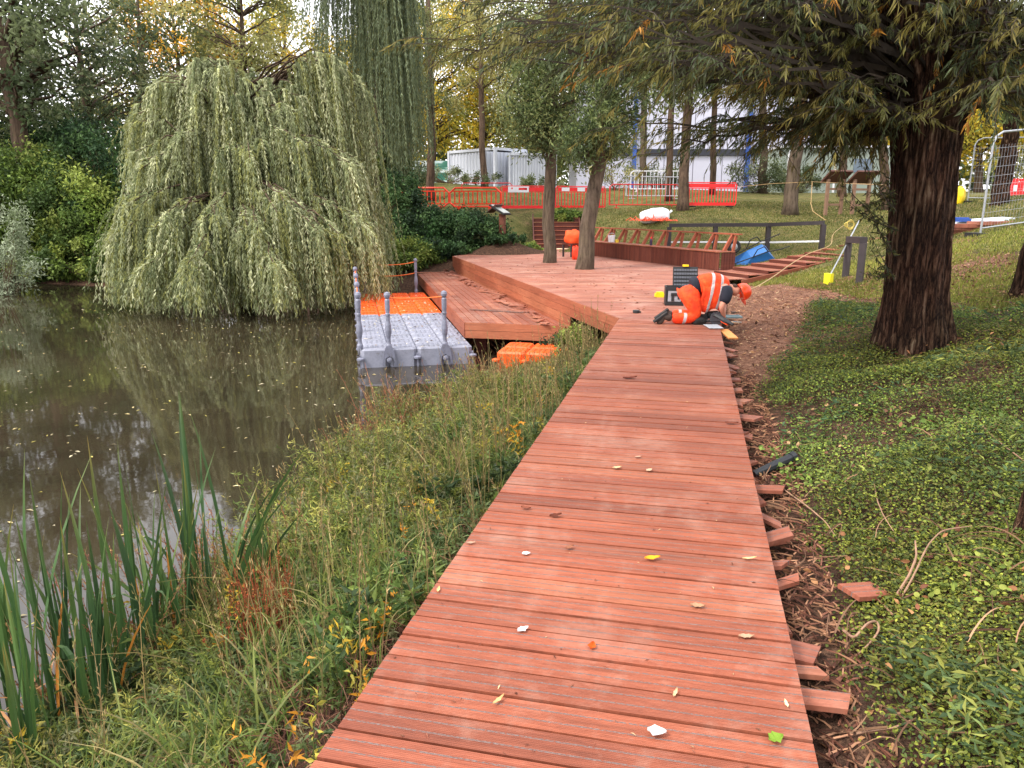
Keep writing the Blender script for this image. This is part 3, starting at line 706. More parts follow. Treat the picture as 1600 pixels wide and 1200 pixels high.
# ---------------------------------------------------------------- lecterns and interpretation sign
TIM = simple('weathered_timber', (128, 98, 78), .85, var=.3, scale=8); BRN = simple('sign_brown', (82, 48, 38), .7, var=.2)
def lectern(px, py, d, label):
    p = at(px, py, d); r = thing('lectern_stand', p, label, 'sign', 'pair of lectern stands on the lawn'); ORG[r] = np.zeros(3); g = Geo()
    for x in (-.25, .25): g.bar((x, 0, -.3), (x, 0, 1.0), .08, .08)
    g.bar((-.25, 0, .28), (.25, 0, .28), .04, .06); g.bar((-.25, 0, .72), (.25, 0, .72), .04, .06); g.build('stand_frame', TIM, r)
    g = Geo(); g.bar((0, -.24, 1.22), (0, .2, .9), .74, .05, up=(0, 0, 1)); b = g.build('sloping_board', BRN, r)
    r.rotation_euler = (0, 0, .25); r.scale = (1.3, 1.3, 1.3); return r
lectern(1301, 335, 28.5, 'left one of two brown lectern stands seen from behind on the lawn')
lectern(1342, 336, 28.3, 'right one of two brown lectern stands, beside the big dark trunk')
p = at(785, 374, 27.4); r = thing('interpretation_sign', p, 'small sloping panel sign on a red timber post among the shrubs', 'sign'); ORG[r] = np.zeros(3)
p[2] = g1(p[0], p[1]); r.location = tuple(float(q) for q in p)
zz = (at(780, 332, 27.4)-p)[2]
g = Geo(); g.box((0, 0, zz/2-.15), (.19, .18, zz+.2)); g.build('post', simple('red_post', (104, 56, 38), .7, var=.3), r)
g = Geo(); R = Matrix.Rotation(.5, 3, 'Y')
g.box((-.1, 0, zz+.1), (.7, .55, .05), M=R); g.build('panel', BLACKR, r)
g = Geo(); g.box((-.083, 0, zz+.135), (.6, .45, .01), M=R); g.build('printed_face', simple('sign_print', (150, 155, 150), .4, var=.5, scale=30), r)
g = Geo(); g.box((-.33, 0, zz+.14), (.5, .55, .04), M=Matrix.Rotation(-.6, 3, 'Y')); g.build('back_flap', BRN, r); r.rotation_euler = (0, 0, -.5)
# ---------------------------------------------------------------- black rail frames
CHAR = simple('charcoal_timber', (52, 44, 46), .6, var=.3)
def rail(name, label, a, posts, hgt, low=None, w=.13):
    r = thing(name, posts[0], label, 'rail'); g = Geo()
    for p in posts:
        g = Geo(); g.box((p[0], p[1], p[2]+hgt/2-.25), (w, w, hgt+.5), rz=a); g.build('post', CHAR, r, org=None)
    g = Geo(); u = np.array([0, 0, hgt+.05])
    for p, q in zip(posts[:-1], posts[1:]): g.bar(p+u, q+u, w*1.15, .11)
    g.build('top_rail', CHAR, r)
    if low:
        g = Geo()
        for p, q in zip(posts[:-1], posts[1:]): g.bar(p+np.array([0, 0, low]), q+np.array([0, 0, low]), .03, .05)
        g.build('lower_bar', WHITE, r)
    return r
ps = [at(1044, 392, 24.3), at(1116, 392, 23.9), at(1198, 393, 23.2), at(1283, 392, 22)]
rail('low_rail', 'long black timber rail with four posts and a thin white lower bar, behind the bench', 0, ps, .76, .28)
ps = [at(1321, 431, 13.6), at(1343, 437, 12.6)]
rail('low_rail', 'short two post black timber rail on the slope left of the big trunk', .9, ps, .6, w=.1)
# ---------------------------------------------------------------- wheelbarrow tipped on its side
p = at(1176, 402, 21.2); p[2] = g1(p[0], p[1])+.0; r = thing('wheelbarrow', p, 'blue wheelbarrow tipped over on the grass behind the bench', 'wheelbarrow'); ORG[r] = np.zeros(3)
g = Geo(); bm = simple('blue_tray_paint', (38, 100, 165), .4, var=.2)
top = [(-.62, -.34), (.5, -.3), (.5, .3), (-.62, .34)]; bot = [(-.12, -.16), (.34, -.16), (.34, .16), (-.12, .16)]
v = [(x, y, .3) for x, y in top]+[(x, y, 0) for x, y in bot]+[(x*.96, y*.96, .3) for x, y in top]+[(x*.95, y*.95, .02) for x, y in bot]
f = [(4, 5, 6, 7)[::-1], (12, 13, 14, 15)]+[(i, 4+i, 4+(i+1) % 4, (i+1) % 4) for i in range(4)]+[(8+i, 8+(i+1) % 4, 12+(i+1) % 4, 12+i) for i in range(4)]+[(i, (i+1) % 4, 8+(i+1) % 4, 8+i) for i in range(4)]
M = np.array(Matrix.Rotation(-2.45, 3, 'X')); M = np.array(Matrix.Rotation(-.42, 3, 'Y'))@M
g.add(np.array(v)@M.T+np.array([.0, 0, .3]), f); g.build('tray', bm, r)
g = Geo()
for s in (-1, 1):
    q = np.array([(-.75, s*.1, -.02), (-.4, s*.16, -.04), (.3, s*.22, -.05), (.7, s*.27, .03), (.95, s*.28, .05)])@M.T+np.array([0, 0, .3]); g.tube(q, .016, 6)
    q = np.array([(-.1, s*.2, -.04), (.05, s*.22, -.3), (.25, s*.22, -.3), (.35, s*.22, -.04)])@M.T+np.array([0, 0, .3]); g.tube(q, .015, 6)
g.build('tube_frame', BLACKR, r)
g = Geo(); a = np.linspace(0, 2*PI, 17)[:-1]; cc = np.array([-.52, .1, .46])
ring = np.stack([np.cos(a)*.15, np.sin(a)*0, np.sin(a)*.15], 1)+cc
g.tube(np.r_[ring, ring[:1]], .05, 8, cap=False); g.build('tyre', BLACKR, r)
g = Geo(); g.lathe([(.02, -.05), (.1, -.03), (.1, .03), (.02, .05)], cc, 14, M=[[1, 0, 0], [0, 0, 1], [0, 1, 0]]); g.build('rim', GALV, r)
# ---------------------------------------------------------------- white sack on orange netting
p = at(1023, 343, 28); p[2] = g1(p[0], p[1])-.07; r_ = np.random.default_rng(3)
def blob(name, m, sx, sy, sz, seed=1, nz=.12, sub=24, pw=.8):
    g = Geo(); n, k = sub, sub//2; q = np.random.default_rng(seed); V = []
    ph = q.uniform(0, 6, 6)
    for i in range(k+1):
        v = PI*i/k-PI/2
        for j in range(n):
            u = 2*PI*j/n; d = np.array([math.cos(v)*math.cos(u), math.cos(v)*math.sin(u), math.sin(v)]); d = np.sign(d)*np.abs(d)**pw
            f = 1+nz*(math.sin(3*u+ph[0]+2*v)+math.sin(5*u-3*v+ph[1])*.6+math.sin(7*v+ph[2]+2*u)*.5)
            V.append(d*f*(sx, sy, sz))
    F_ = [(i*n+j, i*n+(j+1) % n, (i+1)*n+(j+1) % n, (i+1)*n+j) for i in range(k) for j in range(n)]
    g.add(V, F_); return g
g = blob('sack', WHITE, .56, .36, .27, 4, .05, pw=.75); g.tube([(.46, 0, .02), (.6, 0, .06), (.66, 0, .12)], [.08, .03, .05], 8)
o = g.build('white_sack', simple('sack_plastic', (225, 225, 228), .45, var=.1, bump=.4), smooth=True); o.location = (p[0], p[1], p[2]+.2); o.rotation_euler = (0, -.12, .1)
tag(o, 'full white sack lying on orange netting on the grass behind the bench', 'sack')
g = Geo()
for i in range(60):
    a, b = r_.normal(0, .32), r_.normal(0, .22); q = r_.normal(0, .12, 3)
    x = p[0]-.12+a; y = p[1]-.35+b
    g.tube([(x, y, p[2]+.02), (x+q[0], y+q[1], p[2]+.06+abs(q[2])*.5), (x+2*q[0], y+q[1]*2, p[2]+.03)], .014, 4)
tag(g.build('orange_netting', simple('orange_net', (235, 90, 55), .6), org=p), 'crumpled orange plastic netting under the white sack', 'netting')
# ---------------------------------------------------------------- broom, reel of cord, cable
g = Geo(); a = at(1295, 441, 13.2); b = at(1343, 344, 13.7); r = thing('broom', a, 'pale handled broom with yellow head leaning across the short black rail', 'broom')
g.tube([a+(0, 0, .1), b], .012, 8); g.build('handle', GALV, r); g = Geo(); g.box(a+np.array([-.01, 0, .06]), (.07, .16, .19), rz=.3); g.build('head', simple('yellow_plastic', (228, 218, 30), .5, var=.1), r)
g = Geo(); c = at(1334, 351, 13.9)
a_ = np.linspace(0, 2*PI, 15)
for k in range(3): g.tube([c+np.array([math.cos(x)*(.06+.02*k)-.06, .02*k, math.sin(x)*(.09-.02*k)]) for x in a_], .007, 5)
tag(g.build('cord_reel', simple('yellow_cord', (190, 170, 84), .6), org=c), 'tangled yellow and white cord hung near the top of the broom handle', 'cord')
YC = simple('yellow_hose', (176, 144, 96), .5)
pp = [at(1160, 457, 12.0), at(1185, 447, 13), at(1212, 430, 14.5), at(1232, 415, 16.2), at(1262, 396, 17.5), at(1300, 384, 19.5), at(1300, 366, 22.5), at(1318, 352, 25)]
P = np.array(pp); P[:, 2] = np.maximum(gz(P[:, 0], P[:, 1])+.03, P[:, 2]-.3*0)
t_ = np.linspace(0, len(P)-1, 60); Q = np.stack([np.interp(t_, range(len(P)), P[:, k]) for k in range(3)], 1)
for _ in range(8): Q[1:-1] = (Q[:-2]+2*Q[1:-1]+Q[2:])/4
g = Geo(); g.tube(Q, .009, 6); tag(g.build('yellow_cable', YC, org=Q[0]), 'long pale yellow cable running from the kneeling worker up over the garden steps', 'cable')
g = Geo(); q = [at(1145, 293, 31), at(1205, 287, 29.5), at(1270, 284, 27), at(1330, 287, 20), at(1385, 289, 9)]
g.tube(q, .008, 5); g.tube([at(1269, 285, 27), at(1267, 318, 26.8), at(1270, 330, 26.6), at(1290, 344, 26)], .011, 5); tag(g.build('guy_rope', YC, org=q[0]), 'thin pale rope strung between the lawn trees with one end hanging down', 'rope')
# ---------------------------------------------------------------- things on and around the bench
def lathething(name, prof, p, m, label, cat, n=14):
    g = Geo(); g.lathe(prof, (0, 0, 0), n); o = g.build(name, m, smooth=False); o.location = tuple(float(q) for q in p); return tag(o, label, cat)
def onb(px, dy=.22):
    t0, t1 = bl, br; k = None
    for k in np.linspace(0, 1, 400):
        q = t0*(1-k)+t1*k+np.array([-bd[1], bd[0], 0])*dy
        d = q[1]*CT-(SH-H)*ST; x = 800+F*q[0]/d
        if x >= px: break
    return np.array([q[0], q[1], SH+.002])
q = onb(955); r = thing('paint_tub', q, 'white paint tub with wire handle standing on the bench seat', 'tub'); g = Geo(); g.lathe([(.1, 0), (.125, .2), (.13, .22), (.12, .22), (.1, .2)], q, 16); g.build('tub', WHITE, r); g = Geo(); g.tube([q+np.array([.12*math.cos(a), 0, .2+.1*math.sin(a)]) for a in np.linspace(0, PI, 9)], .006, 4); g.build('handle', GALV, r)
lathething('yellow_pot', [(.05, 0), (.055, .09), (.04, .1)], onb(963.5), simple('yellow_lid', (225, 190, 60), .5), 'small yellow pot beside the white paint tub on the bench', 'pot')
q = onb(1017); r = thing('glue_bottle', q, 'dark bottle with a red cap standing mid bench on the seat', 'bottle'); g = Geo(); g.lathe([(.035, 0), (.04, .01), (.04, .15), (.02, .2)], q, 12); g.build('bottle', simple('dark_violet', (50, 30, 62), .35), r); g = Geo(); g.lathe([(.022, .2), (.022, .25), (.01, .26)], q, 12); g.build('cap', REDP, r)
# folding chair with orange jacket by the left end of the bench
HV = simple('hi_vis_orange', (250, 82, 22), .7, var=.25, scale=7); p = onz(893, 401)
r = thing('work_chair', p, 'dark timber chair with an orange jacket at the left end of the bench', 'chair'); ORG[r] = np.zeros(3)
g = Geo(); g.box((0, 0, .43), (.46, .46, .04)); g.build('seat', WOODD, r)
for x in (-.2, .2):
    for y in (-.2, .2): g = Geo(); g.bar((x, y, 0), (x, y, .42 if y < 0 else .9), .05, .05); g.build('leg', CHAR, r)
g = Geo(); g.box((0, .2, .8), (.44, .03, .2)); g.build('backrest', WOODD, r); r.rotation_euler = (0, 0, -.9)
g = blob('j', HV, .3, .26, .26, 6, .1); j = g.build('orange_jacket', HV, smooth=True); j.location = (p[0]+.05, p[1]+.02, .62); tag(j, 'orange high visibility jacket heaped on the dark chair', 'jacket')
p = onz(893, 405); g = blob('b', HV, .13, .12, .22, 8, .12); j = g.build('orange_bag', simple('orange_red', (250, 60, 20), .6), smooth=True); j.location = (p[0]+.12, p[1]-.2, .2); tag(j, 'small red orange bag standing on the platform against the chair', 'bag')
p = onz(876, 391); g = Geo(); g.tube([(p[0]-.3, p[1], .03), (p[0], p[1]-.05, .05), (p[0]+.3, p[1]+.2, .04)], .035, 6); tag(g.build('pale_offcut', simple('pale_wood', (225, 195, 160), .7), org=p), 'pale curved timber strip at the foot of the red steps', 'offcut')
# ---------------------------------------------------------------- tool case
p = onz(1052, 476); r = thing('tool_case', p, 'open black tool case with grey lid tray and yellow latches behind the kneeling worker', 'tool case'); ORG[r] = np.zeros(3)
BK = simple('black_case', (38, 40, 42), .5); TR = simple('case_tray', (150, 152, 158), .5, var=.3, scale=25); YL = simple('yellow_latch', (235, 200, 20), .5)
g = Geo(); w, d_, h = .3, .3, .32
for c, s in (((0, 0, .01), (w, d_, .02)), ((-w/2+.01, 0, h/2), (.02, d_, h)), ((w/2-.01, 0, h/2), (.02, d_, h)), ((0, -d_/2+.01, .035), (w-.04, .02, .05)), ((0, d_/2-.01, h/2), (w-.04, .02, h)), ((0, -d_/2+.01, h-.03), (w-.04, .02, .06))): g.box(c, s)
g.build('base', BK, r)
g = Geo(); g.box((0, -d_/2+.015, h/2), (w-.08, .015, h-.14)); tr = g.build('front_label', TR, r)
g = Geo(); g.box((.0, -d_/2+.003, .19), (.12, .01, .05)); g.box((-.03, -d_/2+.003, .13), (.045, .01, .1)); g.box((.07, -d_/2+.003, .15), (.03, .01, .08)); g.build('drill_picture', BK, tr)
g = Geo(); Mx = Matrix.Rotation(-.25, 3, 'X'); g.box((.2, d_/2+.06, h+.1), (.42, .05, .42), M=Mx); g.build('lid', BK, r)
g = Geo()
for i in range(9):
    for k in range(6): g.box((.2-.176+i*.044, d_/2+.06-.035+(k-2.5)*.017, h+.1+(k-2.5)*.062), (.036, .015, .035), M=Mx)
g.build('lid_compartments', simple('clear_lids', (95, 98, 105), .3), r)
g = Geo(); g.box((.2, d_/2+.09, h+.33), (.1, .06, .03)); g.box((.42, d_/2+.03, h+.03), (.05, .08, .1)); g.build('latch', YL, r); r.rotation_euler = (0, 0, -.12)
p = onz(1030, 464); g = Geo(); g.box((0, 0, .035), (.16, .12, .07)); g.box((.02, 0, .08), (.1, .1, .03)); g.box((-.05, -.03, .09), (.03, .05, .02)); o = g.build('yellow_tape_measure', YL); o.location = tuple(float(q) for q in p); tag(o, 'small yellow tape measure on the platform left of the tool case', 'tape measure')
p = onz(994, 489); g = Geo(); g.lathe([(.05, 0), (.055, .01), (.055, .04), (.045, .045)], n=16); g.box((.06, 0, .015), (.03, .03, .02)); o = g.build('black_tape_measure', BK); o.location = (p[0], p[1], .002); tag(o, 'small round black tape measure lying alone on the platform', 'tape measure')
p = onz(1115, 512); g = Geo(); g.box((0, 0, .012), (.2, .34, .006)); 
for i in range(5): g.box((-.08+i*.04, 0, .017), (.006, .32, .004))
o = g.build('saw_guide_plate', simple('aluminium', (205, 210, 216), .3, metal=.3, var=.15, scale=30)); o.location = (p[0], p[1]+.02, .004); tag(o, 'silver saw guide plate on the edge of the boardwalk under the hands of the worker', 'tool')
p = onz(1138, 522, -.05); g = Geo(); g.box((0, 0, 0), (.13, .42, .02)); o = g.build('fresh_board_end', simple('fresh_timber', (226, 150, 84), .7, var=.2, stretch=(1, 6, 1))); o.location = tuple(float(q) for q in p); o.rotation_euler = (.12, 0, .05); tag(o, 'freshly cut pale orange board end beside the boardwalk edge near the worker', 'offcut')
p = at(1147, 483, 11.4); g = Geo(); g.box((0, 0, 0), (.22, .05, .015)); o = g.build('pale_wood_chip', simple('pale_chip', (226, 190, 150), .7)); o.location = (p[0], p[1], g1(p[0], p[1])+.05); tag(o, 'pale flat wood slip on the mulch in front of the worker', 'offcut')
# circular saw
p = onz(1113, 506); r = thing('circular_saw', p, 'black cordless circular saw held against the boardwalk edge by the worker', 'power tool'); ORG[r] = np.zeros(3)
BLK = simple('black_tool', (22, 23, 26), .45); g = Geo(); g.lathe([(.03, -.09), (.055, -.07), (.06, .06), (.045, .09)], (0, 0, .13), 14, M=[[0, 0, 1], [0, 1, 0], [1, 0, 0]])
g.box((0, -.02, .045), (.2, .16, .012)); g.build('motor_body', BLK, r)
g = Geo(); g.tube([(-.1, 0, .13), (-.08, 0, .22), (.02, 0, .25), (.1, 0, .2), (.12, 0, .13)], .022, 8); g.build('handle', BLK, r)
g = Geo(); g.lathe([(.005, -.008), (.095, -.008), (.095, .008), (.005, .008)], (.03, -.09, .09), 20, M=[[1, 0, 0], [0, 0, 1], [0, 1, 0]]); g.build('blade_guard', simple('guard_grey', (90, 92, 98), .35, metal=.5), r)
g = Geo(); g.box((-.12, .02, .1), (.1, .09, .07)); g.build('battery', BLK, r)
p = at(1134, 505, 10.4); r = thing('orange_hand_tool', p, 'black and orange hand tool lying over the boardwalk edge right of the saw', 'power tool'); ORG[r] = np.zeros(3)
g = Geo(); g.tube([(-.13, .1, .1), (-.02, 0, .04), (.08, -.08, -.01)], [.03, .035, .025], 8); g.build('body', BLK, r); g = Geo(); g.tube([(-.04, .05, .04), (.03, -.02, .0)], .037, 8); g.build('grip', HV, r); g = Geo(); g.tube([(.08, -.05, .03), (.2, -.05, .02)], .008, 6); g.build('drill_bit', GALV, r)
p = at(1150, 476, 11.6); g = Geo(); g.box((0, 0, 0), (.5, .12, .03)); g.box((0, 0, .02), (.44, .03, .02)); o = g.build('grey_level', simple('grey_teal', (105, 125, 130), .5)); o.location = (p[0]-.15, p[1], g1(p[0], p[1])+.08); o.rotation_euler = (0, 0, .1); tag(o, 'grey teal spirit level on the mulch below the head of the worker', 'tool')
# ---------------------------------------------------------------- site fence panels at the right
def heras(a, b, label, hgt=2.0):
    r = thing('mesh_fence_panel', a, label, 'fence'); a = np.array(a, float); b = np.array(b, float); u = np.array([0, 0, 1.]); d = (b-a); L = np.linalg.norm(d); d /= L
    P = lambda s, z: a+d*s+u*z
    g = Geo(); g.tube([P(0, 0), P(0, hgt-.22), P(.07, hgt-.07), P(.22, hgt), P(L-.22, hgt), P(L-.07, hgt-.07), P(L, hgt-.22), P(L, 0)], .021, 8); g.tube([P(0, .18), P(L, .18)], .016, 6); g.build('tube_frame', GALV, r)
    g = Geo(); n = int(L/.075)
    W_ = np.array([[P(s, .18), P(s, hgt-.24)] for s in np.linspace(.03, L-.03, n)]); W2 = np.array([[P(0.02, z), P(L-.02, z)] for z in np.linspace(.3, hgt-.3, 9)])
    g.strands(W_, .0022, .0022); g.strands(W2, .0032, .0032); g.build('wire_mesh', GALV, r)
    g = Geo(); g.box(a+(0, 0, .03), (.28, .6, .12)); g.build('foot_block', BLACKR, r)
    return r
heras(at(1531, 371, 15), at(1665, 352, 15.6), 'nearest galvanised mesh fence panel at the right edge of the photo')
heras(at(1511, 318, 24), at(1620, 320, 23.2), 'mesh fence panel further back, right of the big trunk', 2.0)
for i, (px, py, lab) in enumerate([(1581, 308, 'left of the two red barrier blocks behind the right fence panel'), (1597, 308, 'right of the two red barrier blocks at the photo edge')]):
    r = thing('red_barrier_block', at(px, py, 26), lab, 'barrier', None); ORG[r] = np.zeros(3); g = Geo(); g.prism([(-.16, -.1), (.16, -.1), (.16, .1), (-.16, .1)], 0, .5); g.box((0, 0, .56), (.24, .15, .12)); g.build('body', REDP, r); g = Geo(); g.box((0, -.11, .3), (.12, .02, .2)); g.build('white_patch', WHITE, r)
for px in (1522, 1528):
    pass
p = at(1548, 346, 17.6); g = Geo(); g.box((0, 0, 0), (1.5, .55, .05)); g.box((-.1, .05, .04), (1.2, .4, .04)); o = g.build('white_boards', simple('pale_blue_sheet', (215, 220, 232), .4, var=.1)); o.location = (p[0], p[1], p[2]); o.rotation_euler = (.05, -.06, .12); tag(o, 'stack of white and pale blue sheets lying behind the mesh fence panel', 'sheet stack')
p = at(1500, 344, 17.4); g = Geo(); g.box((0, 0, 0), (.3, .4, .07)); g.box((0, 0, .05), (.24, .3, .03)); o = g.build('blue_box', BLUE); o.location = tuple(float(q) for q in p); tag(o, 'small blue case lying at the right side of the big trunk', 'case')
p = at(1498, 308, 24); g = blob('y', YL, .18, .15, .3, 11, .1); o = g.build('yellow_sack', YL, smooth=True); o.location = (p[0], p[1], p[2]); tag(o, 'yellow bag hanging just right of the big trunk', 'bag')
for i, (px, py, rz, L_) in enumerate([(1500, 358, .1, 1.6), (1515, 364, -.2, 1.3), (1560, 354, .05, 2.4), (1585, 350, .1, 2.0)]):
    p = at(px, py, 16.6); offcut((p[0], p[1], p[2]+.02), L_, .4, rz, 0, ['wide red board nearest the big trunk behind the fence foot', 'short red board lying just left of the fence foot', 'long pinkish board lying behind the mesh fence', 'pinkish board furthest right behind the mesh fence'][i], None, th=.08)
# ---------------------------------------------------------------- dark pipe beside the walkway
p = at(1216, 728, 5.0); g = Geo(); a = np.array([wr(4.85)+.05, 4.85, .0]); b = a+np.array([.3, .14, .04]); a[2] = g1(a[0], a[1])+.03; b[2] = g1(b[0], b[1])+.06; g.tube([a, (a+b)/2, b], [.03, .035, .035], 10); g.tube([b, b+np.array([.03, .01, .01])], .04, 10); tag(g.build('black_pipe', simple('black_pipe', (28, 30, 34), .4), org=a), 'short black plastic pipe lying in the leaves beside the boardwalk', 'pipe')
# ---------------------------------------------------------------- kneeling worker
SKIN = simple('skin', (205, 140, 115), .55, var=.1); NAVY = simple('navy_cloth', (26, 28, 42), .85, var=.2)
HVO = NT('hi_vis_cloth'); n_ = HVO.noise(HVO.obj(), 9, 4); HVO.l(HVO.ramp(n_, [(.3, s2l((225, 50, 10))), (.6, s2l((255, 78, 18))), (.8, s2l((255, 110, 40)))]), HVO.b.inputs['Base Color']); HVO.setv(HVO.b, Roughness=.8); HVO.bump(HVO.noise(HVO.obj(), 14, 3), .7, .03); HVO = HVO.m
def hv_stripes(name, rngs):
    m = HVO.copy(); m.name = name; nt = m.node_tree; b = nt.nodes['Principled BSDF']; tc = nt.nodes.new('ShaderNodeTexCoord'); sp = nt.nodes.new('ShaderNodeSeparateXYZ'); nt.links.new(tc.outputs['Object'], sp.inputs[0]); acc = None
    for x0, hw, zmax in rngs:
        ad = nt.nodes.new('ShaderNodeMath'); ad.operation = 'MULTIPLY_ADD'; nt.links.new(sp.outputs[2], ad.inputs[0]); ad.inputs[1].default_value = -.18; nt.links.new(sp.outputs[0], ad.inputs[2])
        k = nt.nodes.new('ShaderNodeMath'); k.operation = 'COMPARE'; nt.links.new(ad.outputs[0], k.inputs[0]); k.inputs[1].default_value = x0-.18*(.5 if zmax > .3 else .1); k.inputs[2].default_value = hw
        z = nt.nodes.new('ShaderNodeMath'); z.operation = 'LESS_THAN'; nt.links.new(sp.outputs[2], z.inputs[0]); z.inputs[1].default_value = zmax
        q = nt.nodes.new('ShaderNodeMath'); q.operation = 'MULTIPLY'; nt.links.new(k.outputs[0], q.inputs[0]); nt.links.new(z.outputs[0], q.inputs[1])
        if acc is not None:
            s_ = nt.nodes.new('ShaderNodeMath'); s_.operation = 'MAXIMUM'; nt.links.new(acc, s_.inputs[0]); nt.links.new(q.outputs[0], s_.inputs[1]); acc = s_.outputs[0]
        else: acc = q.outputs[0]
    mx = nt.nodes.new('ShaderNodeMix'); mx.data_type = 'RGBA'; nt.links.new(acc, mx.inputs[0]); src = b.inputs['Base Color'].links[0].from_socket; nt.links.new(src, mx.inputs[6]); mx.inputs[7].default_value = (*s2l((185, 178, 178)), 1); nt.links.new(mx.outputs[2], b.inputs['Base Color']); return m
VESTM = hv_stripes('vest_cloth', [(.2, .02, 2), (.33, .02, 2)]); TROM = hv_stripes('trouser_cloth', [(-.17, .022, .19)])
REFL = simple('reflective_tape', (190, 185, 185), .4, var=.1); BOOT = simple('boot_leather', (70, 58, 50), .8, var=.4)
PO = onz(1083, 504); PO = np.array([PO[0], PO[1], 0])
def skin_mesh(name, V, E, R, mat, parent, sub=2, root=0):
    me = bpy.data.meshes.new(name+'_cage'); me.from_pydata([tuple(v) for v in V], E, []); ob = bpy.data.objects.new(name+'_cage', me); COL.objects.link(ob)
    m = ob.modifiers.new('s', 'SKIN'); m.use_smooth_shade = True; sk = me.skin_vertices[0].data if me.skin_vertices else None
    if sk is None:
        bpy.context.view_layer.objects.active = ob
        me.skin_vertices
    for i, r_ in enumerate(R):
        sk[i].radius = (r_, r_) if np.ndim(r_) == 0 else r_; sk[i].use_root = (i == root)
    s = ob.modifiers.new('u', 'SUBSURF'); s.levels = sub; s.render_levels = sub
    dg = bpy.context.evaluated_depsgraph_get(); dg.update(); em = bpy.data.meshes.new_from_object(ob.evaluated_get(dg)); em.name = name
    bpy.data.objects.remove(ob); o = bpy.data.objects.new(name, em); COL.objects.link(o); em.materials.clear(); em.materials.append(mat)
    for p_ in em.polygons: p_.use_smooth = True
    if parent: o.parent = parent; ORG[o] = np.zeros(3)
    return o
pr_ = thing('person', PO, 'worker kneeling in orange high visibility clothes and orange hard hat, bent over a saw', 'person'); ORG[pr_] = np.zeros(3)
# joints (x right, y away, z up)
J = dict(pel=(-.06, 0, .47), wst=(.1, 0, .53), chs=(.32, 0, .54), nck=(.49, 0, .51), hdb=(.56, -.01, .47), hd=(.64, -.01, .43),
         hL=(-.07, -.1, .45), kL=(.0, -.15, .085), aL=(-.38, -.14, .075), tL=(-.50, -.14, .02), hR=(-.05, .1, .45), kR=(.08, .17, .085), aR=(-.30, .2, .075), tR=(-.43, .2, .02),
         sL=(.42, -.18, .50), eL=(.32, -.27, .25), wL=(.40, -.17, .10), sR=(.44, .18, .48), eR=(.50, .24, .24), wR=(.46, .08, .13))
names = list(J); idx = {k: i for i, k in enumerate(names)}
E_ = [('pel', 'wst'), ('wst', 'chs'), ('chs', 'nck'), ('nck', 'hdb'), ('hdb', 'hd'), ('pel', 'hL'), ('hL', 'kL'), ('kL', 'aL'), ('aL', 'tL'), ('pel', 'hR'), ('hR', 'kR'), ('kR', 'aR'), ('aR', 'tR'), ('chs', 'sL'), ('sL', 'eL'), ('eL', 'wL'), ('chs', 'sR'), ('sR', 'eR'), ('eR', 'wR')]
RR = dict(pel=.10, wst=.09, chs=.11, nck=.055, hdb=.07, hd=.085, hL=.09, kL=.055, aL=.035, tL=.025, hR=.09, kR=.055, aR=.035, tR=.025, sL=.06, eL=.042, wL=.028, sR=.06, eR=.042, wR=.028)
V = [J[k] for k in names]; Ed = [(idx[a], idx[b]) for a, b in E_]; R = [RR[k] for k in names]
# palms and five fingers on each hand, closing on the saw
def hand(w, fx, fy, s):
    w = np.array(w, float); f = np.array([fx, fy, -.5]); f /= np.linalg.norm(f); side = np.cross(f, (0, 0, 1)); side /= np.linalg.norm(side); i0 = len(V)
    pm = w+f*.05; V.append(tuple(pm)); R.append((.03, .022)); Ed.append((idx[s], i0))
    for k, (o_, l_) in enumerate([(-.03, .055), (-.01, .065), (.01, .06), (.03, .048)]):
        a = pm+side*o_+f*.03; b = a+f*l_*.5+np.array([0, 0, -.012]); c = b+f*l_*.25+np.array([0, 0, -l_*.5])
        for j, q in enumerate((a, b, c)): V.append(tuple(q)); R.append((.0105, .008, .007)[j]); Ed.append((i0 if j == 0 else len(V)-2, len(V)-1))
    a = pm+side*.035*(1 if s == 'wL' else -1)-f*.02; b = a+side*.025*(1 if s == 'wL' else -1)+f*.03; c = b+f*.025+np.array([0, 0, -.015])
    for j, q in enumerate((a, b, c)): V.append(tuple(q)); R.append((.012, .01, .008)[j]); Ed.append((i0 if j == 0 else len(V)-2, len(V)-1))
hand(J['wL'], -.35, .3, 'wL'); hand(J['wR'], -.5, -.4, 'wR')
body = skin_mesh('body', V, Ed, R, SKIN, pr_)
# face and ear
def sm(pts, rad, name, mat, par=pr_, ed=None, sub=2): return skin_mesh(name, pts, ed or [(i, i+1) for i in range(len(pts)-1)], rad, mat, par, sub)
sm([(.665, -.01, .36), (.695, -.01, .345), (.70, -.01, .335)], [.02, .016, .012], 'nose', SKIN, body)
sm([(.59, -.1, .42), (.60, -.105, .40), (.585, -.1, .385)], [.016, .018, .012], 'ear', SKIN, body)
sm([(.62, -.05, .345), (.64, -.02, .335), (.63, .02, .335)], [.012, .014, .012], 'mouth', simple('lips', (170, 95, 85), .5), body)
sm([(.56, -.06, .50), (.56, 0, .53), (.56, .06, .50)], [.045, .05, .045], 'hair', simple('dark_hair', (70, 48, 36), .9), pr_)
